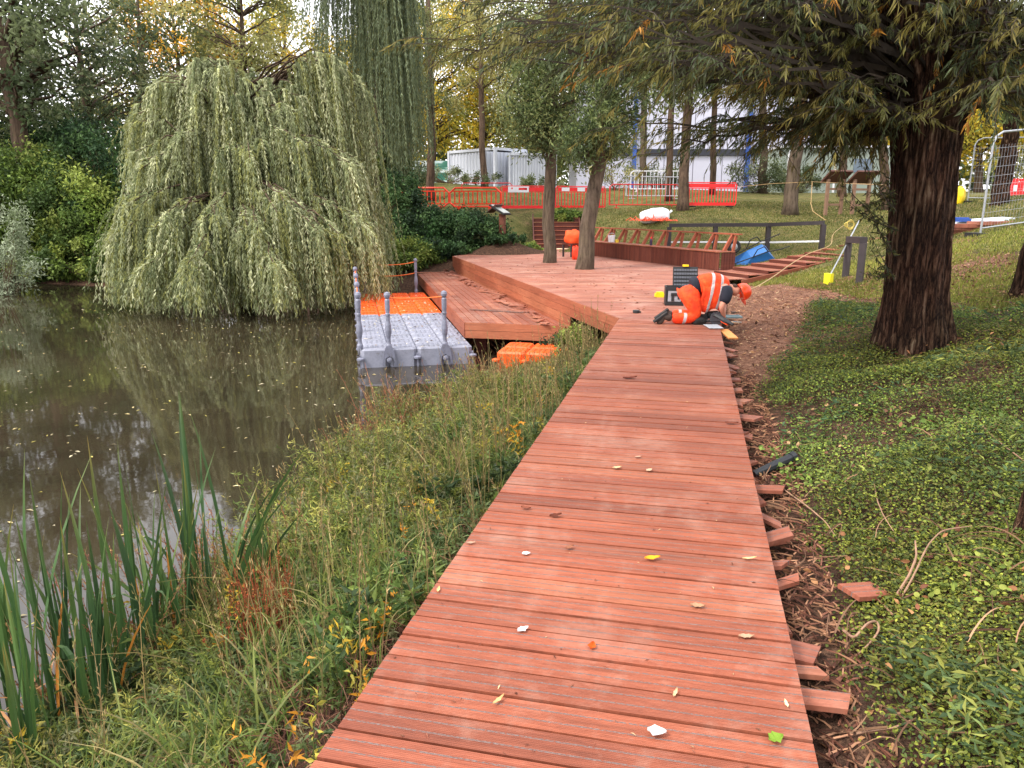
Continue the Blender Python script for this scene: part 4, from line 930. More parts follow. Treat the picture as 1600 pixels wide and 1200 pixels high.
# hard hat, tilted to face the deck
M_ = np.array(Matrix.Rotation(1.15, 3, 'Y')); g = Geo(); pf_ = [(.002, .135), (.05, .13), (.09, .108), (.115, .07), (.125, .02), (.128, -.01), (.122, -.012), (.115, .0)]
g.lathe(pf_[::-1], (.67, -.01, .44), 22, M=M_); hat = g.build('hard_hat', simple('hard_hat_orange', (250, 70, 20), .35, var=.05), pr_, smooth=True)
g = Geo(); a = np.linspace(-1.1, 1.1, 12); q = [(math.cos(x)*.125, math.sin(x)*.125, -.008) for x in a]+[(math.cos(x)*.19*(1-.12*x*x), math.sin(x)*.155, -.02) for x in a[::-1]]
q = np.array(q)@M_.T+np.array([.67, -.01, .44]); q2 = q+np.array([.004, 0, -.004]); n = len(q); g.add(np.r_[q, q2], [tuple(range(n)), tuple(range(2*n-1, n-1, -1))]+[(i, n+i, n+(i+1) % n, (i+1) % n) for i in range(n)]); g.build('hat_peak', hat.data.materials[0], hat)
# clothes follow the body
sm([(.0, 0, .515), (.15, 0, .54), (.3, 0, .55), (.42, 0, .52), (.47, 0, .50)], [.17, .19, .195, .15, .09], 'hi_vis_vest', VESTM)
# open front of the vest hanging below the chest
nx_, nz_ = 9, 7
for sgn in (-1, 1):
    g = Geo(); Vv = []
    for k in range(nz_):
        for i_ in range(nx_):
            x = .06+.3*i_/(nx_-1)-.02*k/nz_; z = .56-.36*k/(nz_-1)-.03*math.sin(i_*.9); Vv.append((x+.012*math.sin(k*1.4), sgn*(.165+.035*math.sin(k*.55)+.014*math.sin(i_*1.9+k*.7)), z))
    F4 = [(b+k*nx_+i_, b+k*nx_+i_+1, b+(k+1)*nx_+i_+1, b+(k+1)*nx_+i_) for b in (0,) for k in range(nz_-1) for i_ in range(nx_-1)]
    g.add(Vv, F4); fl = g.build('vest_front', VESTM, pr_, smooth=True); m_ = fl.modifiers.new('t', 'SOLIDIFY'); m_.thickness = .012
sm([(-.08, 0, .485), (-.10, -.1, .43), (-.03, -.15, .25), (.0, -.15, .09), (-.17, -.15, .085), (-.35, -.14, .08), (-.08, .1, .42), (.02, .16, .25), (.07, .17, .09), (-.1, .19, .085), (-.28, .2, .08), (.03, 0, .49)], [.2, .165, .125, .10, .092, .082, .15, .12, .10, .092, .082, .165], 'trousers', TROM, ed=[(0, 1), (1, 2), (2, 3), (3, 4), (4, 5), (0, 6), (6, 7), (7, 8), (8, 9), (9, 10), (0, 11)])
sm([(-.07, 0, .5), (-.02, 0, .515), (.08, 0, .535)], [.14, .172, .165], 'waistband', NAVY)
sm([(.39, -.12, .52), (.41, -.18, .47), (.385, -.225, .39), (.35, -.26, .30)], [.1, .1, .09, .075], 'sleeve', NAVY); sm([(.41, .12, .5), (.44, .17, .46), (.47, .21, .38), (.49, .235, .30)], [.1, .1, .09, .075], 'sleeve', NAVY)
for y, x in ((-.14, 0), (.2, .08)):
    b_ = sm([(-.33+x, y, .08), (-.42+x, y, .10), (-.46+x, y, .12), (-.50+x, y, .03), (-.56+x, y, .015)], [.058, .062, .05, .045, .035], 'boot', BOOT)
    g = Geo(); g.bar((-.41+x, y, .17), (-.60+x, y, .03), .1, .025, up=(0, 0, 1)); g.build('boot_sole', BLACKR, b_)
g = blob('k', BLACKR, .11, .1, .07, 5, .05); 
kp = Geo(); kp.add(np.concatenate(g.v)+np.array([.04, -.15, .05]), [tuple(q) for q in np.concatenate(g.lp).reshape(-1, 4)]); kp.build('knee_pad', BLACKR, pr_, smooth=True)
# ---------------------------------------------------------------- vegetation
LEAF = leafmat('leaf', .48); LEAFG = leafmat('glossy_leaf', .3, .6, .2); LEAFW = leafmat('willow_leaf', .5, .5, .3)
BK1 = barkmat('grey_bark', (102, 88, 75), (56, 46, 38), 11, .8); BK2 = furrowed('furrowed_dark_bark'); BK3 = barkmat('mid_bark', (96, 78, 64), (44, 35, 30), 8, .7)
TWIG = simple('twig', (92, 74, 52), .9, var=.4)
def scat(cen, rad, n, sig=.5):
    """n points about every centre"""
    d = rng.standard_normal((len(cen), n, 3))*sig*np.asarray(rad).reshape(-1, 1, 1); return (cen[:, None]+d).reshape(-1, 3)
def ellip(c, r, n, shell=.55):
    d = rv(n); k = (shell+(1-shell)*rng.random(n)**.6)[:, None]; return np.asarray(c)+d*k*np.asarray(r)
def tree(name, label, cat, group, trunk, tr, cens, crad, nl, L, W, cols, bark, parent_org=None, droop=.4, limbs=True, seg=12, rough=.05, lr=.05, leafm=None, jit=.2, nlimb=None, narrow=None):
    """trunk polyline with radii; crown = leaf clumps about cens; limbs reach from the trunk to the clumps"""
    trunk = np.asarray(trunk, float); org = trunk[0]
    r = thing(name, org, label, cat, group)
    g = Geo(); K = 14; t_ = np.linspace(0, len(trunk)-1, K); P = np.stack([np.interp(t_, range(len(trunk)), trunk[:, k]) for k in range(3)], 1); R = np.interp(t_, range(len(tr)), tr)
    P[1:-1] += rng.normal(0, R[1:-1, None]*.12, (K-2, 3)); R = R.copy(); R[0] *= 1.25
    g.tube(P, R, seg, jit=rough)
    if limbs:
        m = len(cens) if nlimb is None else min(nlimb, len(cens)); sel = rng.choice(len(cens), m, replace=False); c = cens[sel]
        k0 = rng.integers(K//2, K, m); a = P[k0]; a[:, 2] = np.minimum(a[:, 2], c[:, 2]+.3); 
        # keep limb roots on the trunk
        a = P[np.abs(P[None, :, 2]-np.clip(c[:, 2]-np.linalg.norm(c[:, :2]-org[:2], axis=1)*.45, P[K//3, 2], P[-1, 2])[:, None]).argmin(1)]
        mid = (a+c)/2+np.array([0, 0, 1.])*np.linalg.norm(c-a, axis=1)[:, None]*.12
        S = bez(a, mid, c, 7); S[:, 1:-1] += rng.normal(0, .06, S[:, 1:-1].shape)
        g.strands(S, lr, .008)
    g.build('trunk', bark, r, smooth=True)
    g = Geo(); p = scat(cens, crad, nl); n = len(p); D = rv(n); D[:, 2] -= droop
    base = pal(cols, len(cens), .12); cc = np.repeat(base, nl, 0)*(1+jit*rng.standard_normal((n, 1))).clip(.4, 1.8)
    g.leaves(p, D, L*(.7+.6*rng.random(n)), W*(.7+.6*rng.random(n)), cc)
    g.build('crown', leafm or LEAF, r); return r
GREENS = [(104, 114, 62), (124, 132, 72), (86, 98, 54), (140, 142, 78)]; DK = [(86, 98, 64), (106, 116, 78), (70, 82, 54), (130, 136, 100)]
YG = [(168, 156, 58), (190, 174, 62), (136, 138, 60), (208, 176, 56)]; YL_ = [(214, 170, 50), (228, 180, 60), (170, 150, 60), (130, 130, 62)]; OL = [(128, 130, 78), (152, 150, 92), (108, 114, 66), (170, 164, 104)]
# --- belt of background trees
def bgtree(px, d, h, w, cols, label, base=None, tr=.3, clumps=70, nl=110, low=.25, L=.26, name='tree', bark=BK3):
    q = at(px, 300, d); z = g1(q[0], q[1]); x, y = q[0], q[1]
    c = ellip((x, y, z+h*(low+1)/2), (w, w, h*(1-low)/2), clumps)
    return tree(name, label, 'tree', 'trees behind the pond and the lawn', [(x, y, z-.3), (x+rng.normal(0, .3), y, z+h*.4), (x+rng.normal(0, .5), y, z+h*.85)], [tr, tr*.75, tr*.25], c, w*.22, nl, L, L*.5, cols, bark, lr=tr*.3)
bg = [(-60, 34, 12.5, 4.2, DK, 'dark leafy tree at the far left edge of the pond'), (48, 30.5, 13, 3.4, DK, 'tall tree with reddish brown trunk on the left bank'),
 (150, 40, 13, 4.2, DK, 'dark green tree between the red trunked tree and the weeping willow'), (235, 46, 13, 3.6, OL, 'olive tree with sparse top behind the left shoulder of the willow'),
 (300, 50, 13, 3.6, YL_, 'yellow leaved tree above the middle of the willow'), (378, 44, 13.5, 3.8, OL, 'open branched tree rising behind the willow dip'),
 (455, 55, 13.5, 4.2, YG, 'yellow green tree behind the right shoulder of the willow'), (600, 52, 11, 4, YG, 'golden green tree seen under the tall hanging willow'),
 (678, 60, 16, 5, YG, 'bright yellow green tree above the white containers'), (752, 64, 17, 5.5, YG, 'big yellow green tree between the containers'),
 (835, 60, 14, 4.5, OL, 'dull green tree behind the right container'), (905, 70, 12, 5, GREENS, 'low green tree beside the white building'),
 (-190, 45, 16, 6, DK, 'tree outside the left bank'), (1330, 62, 11, 5, YG, 'yellow green tree over the green cabin'), (1420, 70, 14, 6, OL, 'olive tree behind the big dark trunk'),
 (1530, 48, 10, 4.5, YG, 'yellow green tree seen above the mesh fence'), (1640, 50, 12, 5, OL, 'olive tree at the far right beyond the mesh fence')]
for i, (px, d, h, w, cols, lab) in enumerate(bg):
    lo = {1: .42, 4: .5, 5: .45, 9: .12, 8: .15, 7: .1, 10: .15, 11: .1, 15: .2}.get(i, .14); bgtree(px, d, h, w, cols, lab, tr=.4 if i == 1 else .26, low=lo, clumps=64 if i in (3, 4, 5) else (74 if i < 7 else 110), nl=105)
# far wood that closes the view
P = []; 
for px in np.linspace(-500, 2100, 60):
    q = at(px, 300, rng.uniform(88, 110)); P.append(ellip((q[0], q[1], 3+5.0), (5, 4, 5.5+rng.random()*2), 14))
P = np.concatenate(P); p = scat(P, 1.6, 60); n = len(p); g = Geo(); g.leaves(p, rv(n), .75, .5, np.repeat(pal(GREENS+YG[:2]+DK, len(P), .2), 60, 0)*(1+.2*rng.standard_normal((n, 1))).clip(.4, 1.6))
tag(g.build('distant_wood', LEAF), 'distant band of mixed green and yellowing woodland', 'woodland', kind='stuff')
# --- shrubs
def shrub(name, label, c, r, cols, n=60, nl=140, L=.1, W=.055, group='shrubs on the banks', droop=.2):
    z = g1(c[0], c[1]); r_ = thing(name, (c[0], c[1], z), label, 'shrub', group); cen = ellip((c[0], c[1], z+r[2]*.55), (r[0], r[1], r[2]*.6), n, .5); cen[:, 2] = np.maximum(cen[:, 2], z+.08)
    g = Geo(); a = np.tile(np.array([c[0], c[1], z-.1]), (n, 1))+rng.normal(0, .12, (n, 3))*np.array([1, 1, 0]); S = bez(a, (a+cen)/2+np.array([0, 0, .25]), cen, 6); g.strands(S, .018, .005); g.build('stems', TWIG, r_)
    p = scat(cen, min(r)*.3, nl); m = len(p); D = rv(m); D[:, 2] -= droop; cc = np.repeat(pal(cols, n, .15), nl, 0)*(1+.22*rng.standard_normal((m, 1))).clip(.4, 1.8)
    g = Geo(); g.leaves(p, D, L*(.7+.6*rng.random(m)), W*(.7+.6*rng.random(m)), cc, flat=.8); g.build('foliage', LEAFG, r_)
SG = [(86, 106, 50), (106, 126, 56), (70, 90, 46), (134, 146, 70)]; SD = [(50, 74, 44), (64, 90, 52), (82, 108, 62), (42, 60, 40)]
def atg(px, py, d): q = at(px, py, d); return (q[0], q[1])
for px, d, rx, rz, cols, lab in [(-70, 29, 3, 4.4, SG, 'bank shrub partly outside the left of the photo'), (8, 30.3, 2.4, 4.2, SG, 'bright green arching shrub at the left edge of the far bank'), (80, 30.8, 2.2, 3.9, SG, 'mid green layered shrub left of centre on the far bank'),
    (140, 29.6, 2, 3.3, SG, 'yellow green shrub touching the left side of the willow'), (185, 30.5, 2.2, 4.6, SD, 'dark shrub in the shade behind the left side of the willow'), (112, 33.5, 2.4, 4.6, SD, 'tall dark shrub behind the bank shrubs'), (2, 34.5, 2.2, 4.6, SD, 'tall dark shrub behind the red trunked tree')]:
    shrub('shrub', lab, atg(px, 400, d), (rx, rx*.8, rz), cols, 85, 170, .16, .085)
for px, d, lab in [(30, 28.6, 'low overhanging shrub at the water line, far left'), (85, 29, 'low overhanging shrub at the water line in the middle of the left bank'), (140, 28.3, 'low overhanging shrub at the water line beside the willow skirt')]: shrub('shrub', lab, atg(px, 430, d), (1.9, .9, 1.3), SG, 50, 140, .15, .08)
shrub('shrub', 'silvery pale shrub branch mass at the far left edge', atg(-25, 300, 24), (1.3, 1.1, 3.6), [(150, 160, 130), (170, 180, 150), (120, 132, 98)], 50, 120, .14, .04)
for px, py, d, rx, rz, cols, lab in [(618, 400, 29, 1.2, 2.6, SD, 'dark shrub just right of the willow skirt'), (655, 385, 28.5, 1.5, 1.5, SD, 'low dark leafed shrub left of centre behind the pontoon'), (700, 385, 28.6, 1.4, 1.15, [(50, 80, 44), (66, 98, 52), (84, 116, 66)], 'mid green low shrub in the middle of the bank bed'), (742, 380, 28, 1.3, 1.35, SD, 'glossy dark green shrub left of the sign post'),
    (640, 410, 26.8, 1.1, .8, SG, 'low straggling shrub behind the pontoon end'), (690, 402, 27.3, 1.3, .55, SD, 'creeping shrub by the far corner of the lower deck'), (600, 380, 31, 1.3, 3.1, SG, 'tall rough shrub behind the willow edge'), (880, 352, 33, .8, .45, SG, 'small green tuft beside the steps behind the left trunk')]:
    shrub('shrub', lab, atg(px, py, d), (rx, rx*.8, rz), cols, 70, 150, .11, .065)
shrub('shrub', 'creeping ivy mat over the soil heap around the panel sign post', atg(772, 380, 27.6), (1.3, .9, .3), SD, 50, 120, .1, .06)
shrub('shrub', 'scrubby pale green weeds on the soil behind the platform edge', atg(812, 375, 29.5), (1.2, .9, .3), SG, 40, 80, .1, .05)
for px, d, rx, rz, lab in [(960, 40, 1.6, 1.6, 'thin leafy shrub before the left of the white building'), (1030, 43, 1.3, 1.1, 'low shrub behind the pedestrian barriers'), (1185, 40, 1.8, 1.6, 'round green shrub at the foot of the white building'), (1250, 44, 1.2, 1.3, 'dark green shrub beside the green cabin'), (700, 40, 3, .6, 'low hedge in front of the left container'), (612, 38, 2.5, 1.3, 'low hedge before the green hoarding'), (840, 40, 1.6, .6, 'small pale leaved shrub before the right container')]:
    shrub('shrub', lab, atg(px, 300, d), (rx, rx*.7, rz), DK if px != 960 else OL, 40 if px not in (960, 840) else 18, 90, .13, .06, group='shrubs on the lawn')
# --- lawn and platform trees with bare lower trunks
def ltree(pts, ws, lab, cens, crad, cols, name='tree', nl=150, L=.11, W=.035, bark=BK1, group='trees with bare grey trunks on the lawn', **k):
    """pts: (px,py,d) up the trunk, ws pixel widths"""
    T = np.array([at(*p) for p in pts]); T[0, 2] = g1(*T[0, :2])-.1 if 'through the platform' not in lab else -.4; tr = [w*p[2]/F/2 for w, p in zip(ws, pts)]
    return tree(name, lab, 'tree', group, T, tr, cens, crad, nl, L, W, cols, bark, rough=.03, **k)
def cl(spec):
    o = []
    for px, py, d, rx, rz, n in spec:
        c = at(px, py, d); o.append(ellip(c, (rx, rx, rz), n, .3))
    return np.concatenate(o)
PG = [(94, 108, 64), (116, 130, 80), (74, 88, 54), (142, 150, 96)]
ltree([(858, 416, 22.8), (859, 300, 22.5), (862, 150, 22), (866, 0, 21.6), (868, -120, 21.3)], [20, 18, 16, 13, 9], 'straight grey trunk growing through the platform, left of the leaning one', cl([(855, 150, 22, 1.3, 1.7, 34), (826, 205, 22, .7, .6, 10), (880, 90, 22, 1.8, 1.8, 32), (850, -60, 21, 2.3, 2.2, 40)]), .55, PG, group='grey trunks through the platform', nl=170, L=.13, W=.045, lr=.04)
ltree([(911, 426, 20.4), (922, 330, 20.2), (936, 250, 20), (948, 140, 19.6), (968, 20, 19), (985, -100, 18.6)], [27, 24, 21, 18, 15, 11], 'leaning grey trunk growing through the platform, right of the straight one', cl([(935, 200, 19.8, 1.0, .8, 22), (905, 235, 19.8, .6, .5, 9), (985, 160, 19.5, .9, .8, 14), (955, 70, 19.5, 1.7, 1.7, 32), (970, -60, 19, 2.2, 2, 36)]), .5, PG, group='grey trunks through the platform', nl=170, L=.13, W=.045, lr=.04)
lt = [([(1066, 332, 30.5), (1070, 240, 30.4), (1078, 120, 30), (1085, 0, 29.5)], [18, 15, 13, 10], 'grey lawn tree standing at the left end of the rightmost red barrier', [(1075, 100, 30, 2.2, 1.9, 34), (1080, 0, 29.5, 2.8, 2.1, 34)], BK3),
 ([(1234, 338, 30), (1242, 250, 29.6), (1250, 150, 29), (1256, 20, 28.4)], [23, 20, 18, 14], 'stout grey lawn tree between the white building and the lectern stands', [(1240, 60, 29, 2.4, 1.8, 34), (1255, -40, 28, 3.0, 2.2, 34)], BK1),
 ([(1191, 303, 40), (1193, 230, 39.6), (1190, 100, 39)], [14, 12, 10], 'slim grey lawn tree in front of the white building, right of its second column', [(1192, 120, 39.4, 2.2, 1.7, 26), (1190, 40, 39, 3, 2.4, 30)], BK1),
 ([(1005, 292, 40), (1006, 200, 39.7), (1008, 60, 39)], [11, 10, 8], 'slender pale lawn tree beside the left blue column', [(1005, 100, 39, 2.2, 1.6, 26), (1010, 10, 39, 3, 2, 30)], BK1),
 ([(1045, 300, 36), (1048, 200, 35.6), (1052, 70, 35)], [11, 10, 8], 'slender grey lawn tree just left of the barrier tree', [(1050, 90, 35, 2.2, 1.8, 30)], BK3),
 ([(1114, 292, 38), (1116, 200, 37.6), (1120, 70, 37)], [10, 9, 7], 'thin dark lawn tree midway along the white building', [(1118, 100, 37, 2.2, 1.8, 30), (1125, 20, 37, 2.8, 2, 30)], BK3),
 ([(1318, 280, 38), (1322, 180, 37.6), (1326, 60, 37)], [13, 12, 9], 'grey tree behind the lectern stands', [(1320, 130, 37, 2.6, 2.0, 34), (1330, 40, 37, 3, 2, 34)], BK3),
 ([(757, 306, 40), (754, 240, 39.8), (752, 120, 39), (750, 20, 39)], [11, 10, 8, 6], 'slim bare trunked tree in front of the left container', [(752, 90, 39, 2.4, 2.2, 34), (740, 20, 39, 2.8, 2, 30)], BK3),
 ([(673, 312, 36), (674, 220, 35.7), (672, 90, 35), (668, -20, 35)], [14, 12, 10, 7], 'dark slim tree left of the containers with thin side limbs', [(660, 70, 35, 2.2, 2.0, 22), (690, 160, 35, 1.4, .8, 8)], BK3),
 ([(640, 300, 42), (642, 180, 41), (640, 40, 41)], [8, 7, 6], 'thin trunked tree beyond the hanging willow fronds', [(640, 60, 41, 2.5, 2.4, 30)], BK3),
 ([(1385, 330, 30), (1380, 230, 29.8), (1372, 100, 29.5)], [15, 13, 10], 'grey lawn tree just left of the big dark trunk', [(1370, 130, 29.6, 2.2, 1.2, 30), (1350, 190, 29.6, 1.6, .9, 22)], BK3),
 ([(1560, 330, 22), (1572, 250, 21.6), (1590, 150, 21)], [26, 24, 20], 'broad dark tree seen through the mesh fence panel', [(1580, 120, 21, 2, 1.2, 30)], BK2)]
for pts, ws, lab, sp_, bk in lt:
    cols = YG if 'lectern' in lab or 'just left of the big' in lab else (OL if 'container' in lab else PG)
    ltree(pts, ws, lab, cl(sp_), .42, cols, bark=bk, lr=.04, nl=110, L=.17, W=.06)
# --- weeping willow
WIL = [(150, 158, 116), (174, 180, 138), (116, 126, 88), (202, 204, 164), (156, 158, 98)]
def weep(name, label, base, top, arches, nst, leafcols, zmin, dens=34, L=.13, W=.02, tr=.35, group=None, sway=.12, bark=BK3, stemc=None):
    """arches: list of (tip xyz, sag z of hang) ; strands hang from the outer half of every arch"""
    r = thing(name, base, label, 'tree', group); g = Geo(); base = np.array(base, float); top = np.array(top, float)
    g.tube(bez(base-(0, 0, .3), (base+top)/2+(.3, 0, 0), top, 8), np.linspace(tr, tr*.5, 8), 10, jit=.05)
    A_ = np.array([a[0] for a in arches]); H_ = np.array([a[1] for a in arches])
    s = base+(top-base)*rng.uniform(.5, 1.0, (len(A_), 1)); s[:, 2] = np.minimum(s[:, 2], A_[:, 2]+.2)
    mid = (s+A_)/2; mid[:, 2] = np.maximum(A_[:, 2], s[:, 2])+np.linalg.norm((A_-s)[:, :2], axis=1)*.22
    S = bez(s, mid, A_, 10); S[:, 1:-1] += rng.normal(0, .05, S[:, 1:-1].shape); g.strands(S, .05, .012)
    g.build('trunk', bark, r, smooth=True)
    # hanging shoots
    N = len(A_)*nst; ai = np.repeat(np.arange(len(A_)), nst); u = 1-rng.random(N)**1.4*.38; k = u*9; k0 = np.clip(k.astype(int), 0, 8); fr = (k-k0)[:, None]
    p0 = S[ai, k0]*(1-fr)+S[ai, k0+1]*fr; outd = nrm((A_-base)[ai]*np.array([1, 1, 0])); sd = rng.normal(0, 1, (N, 3))*np.array([1, 1, .2])
    spread = .2 if 'round' in label else .34
    p1 = p0+outd*.25+sd*spread*.7+np.array([0, 0, .12]); zb = np.maximum(H_[ai]+rng.exponential(.55, N)*.8-.25, zmin+rng.random(N)*.35); zb = np.minimum(zb, p0[:, 2]-.4)
    p2 = p1+outd*.22+sd*spread*.5; p2[:, 2] = zb
    K = 9; t_ = np.linspace(0, 1, K)[None, :, None]; Q = (1-t_)**2*p0[:, None]+2*t_*(1-t_)*(p1[:, None]*np.array([1, 1, 1]))+t_*t_*p2[:, None]
    Q[:, 1:] += np.cumsum(rng.normal(0, .012, (N, K-1, 3)), 1)*np.array([1, 1, .1])*(sway/.12)
    g = Geo(); g.strands(Q, .005, .002, col=np.tile(np.array(s2l(stemc or (150, 150, 90))), (N, 1)))
    ln = (p0[:, 2]-zb)+.3; cnt = np.maximum(4, (ln*dens).astype(int)); si = np.repeat(np.arange(N), cnt); m = len(si); tt = rng.random(m)**.9*(K-1)*.999; k0 = tt.astype(int); fr = (tt-k0)[:, None]
    P_ = Q[si, k0]*(1-fr)+Q[si, k0+1]*fr; T_ = nrm(Q[si, k0+1]-Q[si, k0]); D = T_*.85+rv(m)*.55; D[:, 2] -= .25
    sc = pal(leafcols, N, .14)[si]*(1+.2*rng.standard_normal((m, 1))).clip(.4, 1.8)
    g.leaves(P_, D, L*(.6+.7*rng.random(m)), W*(.8+.5*rng.random(m)), sc, bend=.1); print(name, m, 'leaves')
    g.build('crown', LEAFW, r); return r
wb = at(375, 440, 23.5); wb[2] = g1(wb[0], wb[1]); wt = at(370, 150, 22.5)
ar = []
def arch(px, py, d, low_py): t_ = at(px, py, d); ar.append((t_, at(px, low_py, d)[2]))
# rounded lobes of hanging shoots, the lower ones standing nearer the pond
lobes = [(215, 170, 23, 300, 22), (258, 108, 22.5, 330, 26), (318, 82, 22, 330, 28), (372, 96, 22.3, 330, 26), (425, 140, 23, 330, 20), (470, 112, 22.5, 330, 20), (515, 76, 21.6, 380, 26), (552, 108, 22.5, 460, 18), (240, 235, 20.9, 420, 26), (300, 190, 20.8, 380, 28), (365, 215, 20.5, 400, 26), (430, 195, 20.8, 380, 24), (490, 200, 20.5, 420, 26), (545, 235, 21, 470, 18), (205, 300, 20.3, 483, 22), (186, 345, 20.8, 483, 12),
    (262, 325, 19.7, 485, 26), (330, 330, 19.3, 486, 26), (395, 345, 19.1, 486, 26), (455, 310, 19.4, 486, 26), (515, 340, 19.3, 486, 24), (560, 330, 20.2, 478, 18), (578, 300, 23, 455, 16), (300, 400, 18.7, 487, 18), (430, 405, 18.6, 487, 18), (225, 400, 19.4, 486, 14)]
for (lx, ly, ld, lo, rx) in lobes:
    for k in range(11): u = rng.uniform(-1, 1); arch(lx+u*rx, ly+6+20*u*u+rng.uniform(0, 14), ld+rng.normal(0, .35)+.25*abs(u), lo+rng.uniform(-25, 6))
for k in range(30): arch(rng.uniform(200, 560), rng.uniform(130, 260), rng.uniform(21.5, 24.5), 480)
for k in range(30): arch(rng.uniform(305, 372), rng.uniform(92, 190), rng.uniform(20.9, 21.9), rng.uniform(300, 420))
for k in range(34): arch(rng.uniform(345, 470), rng.uniform(118, 205), rng.uniform(20.9, 21.9), rng.uniform(300, 420))
weep('weeping_willow', 'big round weeping willow whose skirt trails into the pond left of the pontoon', wb, wt, ar, 19, WIL, -1.14, dens=23, L=.13, W=.027)
# taller willow curtain behind
wb2 = at(585, 330, 30); wb2[2] = g1(wb2[0], wb2[1]); wt2 = at(590, -160, 29); ar = []
for i in range(46):
    px = rng.uniform(482, 650); low = 60+(px-480)*2.2 if px < 590 else 300-(px-590)*2.2; arch(px, rng.uniform(-190, -20), rng.uniform(26.5, 30.5), low+rng.uniform(-30, 60))
for i in range(10): arch(rng.uniform(590, 625), rng.uniform(-100, 40), rng.uniform(26.5, 29), rng.uniform(200, 290))
weep('weeping_willow', 'tall willow with long straight curtains of fronds hanging at the top centre', wb2, wt2, ar, 15, [(112, 124, 92), (130, 142, 108), (94, 106, 78)], 0, dens=24, L=.15, W=.028, tr=.3)
# --- the big dark trunk with its spreading twiggy crown
tb = at(1431, 514, 7.6); T = [tb-(0, 0, .5), tb, at(1432, 460, 7.5), at(1436, 380, 7.35), at(1443, 280, 7.25), at(1448, 200, 7.2), at(1453, 130, 7.1), at(1459, 40, 7.0), at(1464, -60, 7.0)]
wpx = [128, 110, 95, 91, 92, 102, 118, 142, 162]
r = thing('big_willow', tb, 'massive dark furrowed trunk on the right with twiggy willow branches spreading overhead', 'tree'); g = Geo(); n = 90; K = 80
t_ = np.linspace(0, len(T)-1, K); P = np.stack([np.interp(t_, range(len(T)), np.array(T)[:, k]) for k in range(3)], 1); R = np.interp(t_, range(len(T)), np.array(wpx)*7.2/F/2)
a = np.arange(n)/n*2*PI; V = []
for i in range(K):
    z = P[i, 2]; f = .04*np.sin(9*a+1.3*math.sin(z*2.1)+z*.6)+.03*np.sin(17*a+2.2*math.sin(z*1.7+1)+z)+.022*np.abs(np.sin(15*a+1.1*np.sin(z*4+a*3)))+.06*np.sin(2*a+.5)*1
    f = f+(.07*np.abs(np.sin(2.5*a+.4)))*max(0, 1-(z-tb[2])/.3); f = f+.012*rng.standard_normal(n)
    V.append(np.c_[P[i, 0]+np.cos(a)*R[i]*(1+f), P[i, 1]+np.sin(a)*R[i]*(1+f), np.full(n, z)])
F_ = [(i*n+j, i*n+(j+1) % n, (i+1)*n+(j+1) % n, (i+1)*n+j) for i in range(K-1) for j in range(n)]; g.add(np.concatenate(V), F_); g.build('trunk', BK2, r, smooth=True)
BIGC = [(86, 88, 46), (108, 104, 52), (70, 76, 44), (124, 114, 56), (82, 94, 62)]
tips = []  # (px,py,d)
def T3(px, py, d): tips.append(at(px, py, d))
for i in range(62): T3(rng.uniform(930, 1200), rng.uniform(-160, 105), rng.uniform(4.6, 9))
for i in range(56): T3(rng.uniform(1180, 1350), rng.uniform(-160, 185), rng.uniform(5.4, 9.4))
for i in range(60): T3(rng.uniform(690, 1000), rng.uniform(-130, 90), rng.uniform(5, 9))
for i in range(16): T3(rng.uniform(1200, 1350), rng.uniform(150, 235), rng.uniform(6.5, 9.5))
for px, py, d in [(1110, 205, 8), (1060, 200, 7.6), (1030, 240, 7.4), (1090, 215, 7.6), (1140, 200, 8.2), (1175, 230, 8), (1180, 190, 7), (1230, 215, 7.5), (1290, 240, 7), (1330, 175, 6.5), (800, 90, 6), (760, 70, 6.4), (700, 75, 6.5), (665, 60, 6.6), (960, 200, 8)]: T3(px, py, d)
for i in range(80): T3(rng.uniform(1560, 1740), rng.uniform(-160, 150), rng.uniform(4.6, 9))
for i in range(26): T3(rng.uniform(1340, 1560), rng.uniform(-260, -60), rng.uniform(4.4, 6.6))
for i in range(44): T3(rng.uniform(1340, 1600), rng.uniform(-200, 130), rng.uniform(8, 10))
tips = np.array(tips); N = len(tips); hh = np.clip(tips[:, 2]-.12*np.linalg.norm(tips[:, :2]-tb[:2], axis=1), 2.35, 5.2)
s = np.stack([np.interp(hh, P[:, 2], P[:, 0]), np.interp(hh, P[:, 2], P[:, 1]), hh], 1)
mid = s*.35+tips*.65; mid[:, 2] = np.maximum(s[:, 2], tips[:, 2])+.05+.1*rng.random(N)
BR = bez(s, mid, tips, 14); BR[:, 2:-1] += rng.normal(0, .035, BR[:, 2:-1].shape)
g = Geo(); g.strands(BR, .02+.018*rng.random(N), .004)
# side twigs
M = 12; bi = np.repeat(np.arange(N), M); k = rng.integers(4, 14, N*M); q = BR[bi, k]; d_ = nrm(BR[bi, np.minimum(k, 13)]-BR[bi, np.maximum(k-1, 0)])+rv(N*M)*.8; d_[:, 2] = d_[:, 2]*.4-.12
q2 = q+nrm(d_)*rng.uniform(.25, .6, (N*M, 1)); q2m = (q+q2)/2+np.array([0, 0, .04]); q2[:, 2] -= .1; Tw = bez(q, q2m, q2, 5); g.strands(Tw, .005, .0015)
g.build('branches', simple('dark_twig', (52, 42, 30), .9, var=.3), r)
M2 = 26; ti = np.repeat(np.arange(N*M), M2); tt = (.12+.88*rng.random(len(ti)))*3.999; k0 = tt.astype(int); fr = (tt-k0)[:, None]; p = Tw[ti, k0]*(1-fr)+Tw[ti, k0+1]*fr; D = nrm(Tw[ti, k0+1]-Tw[ti, k0])*.75+rv(len(ti))*.6; D[:, 2] -= .6
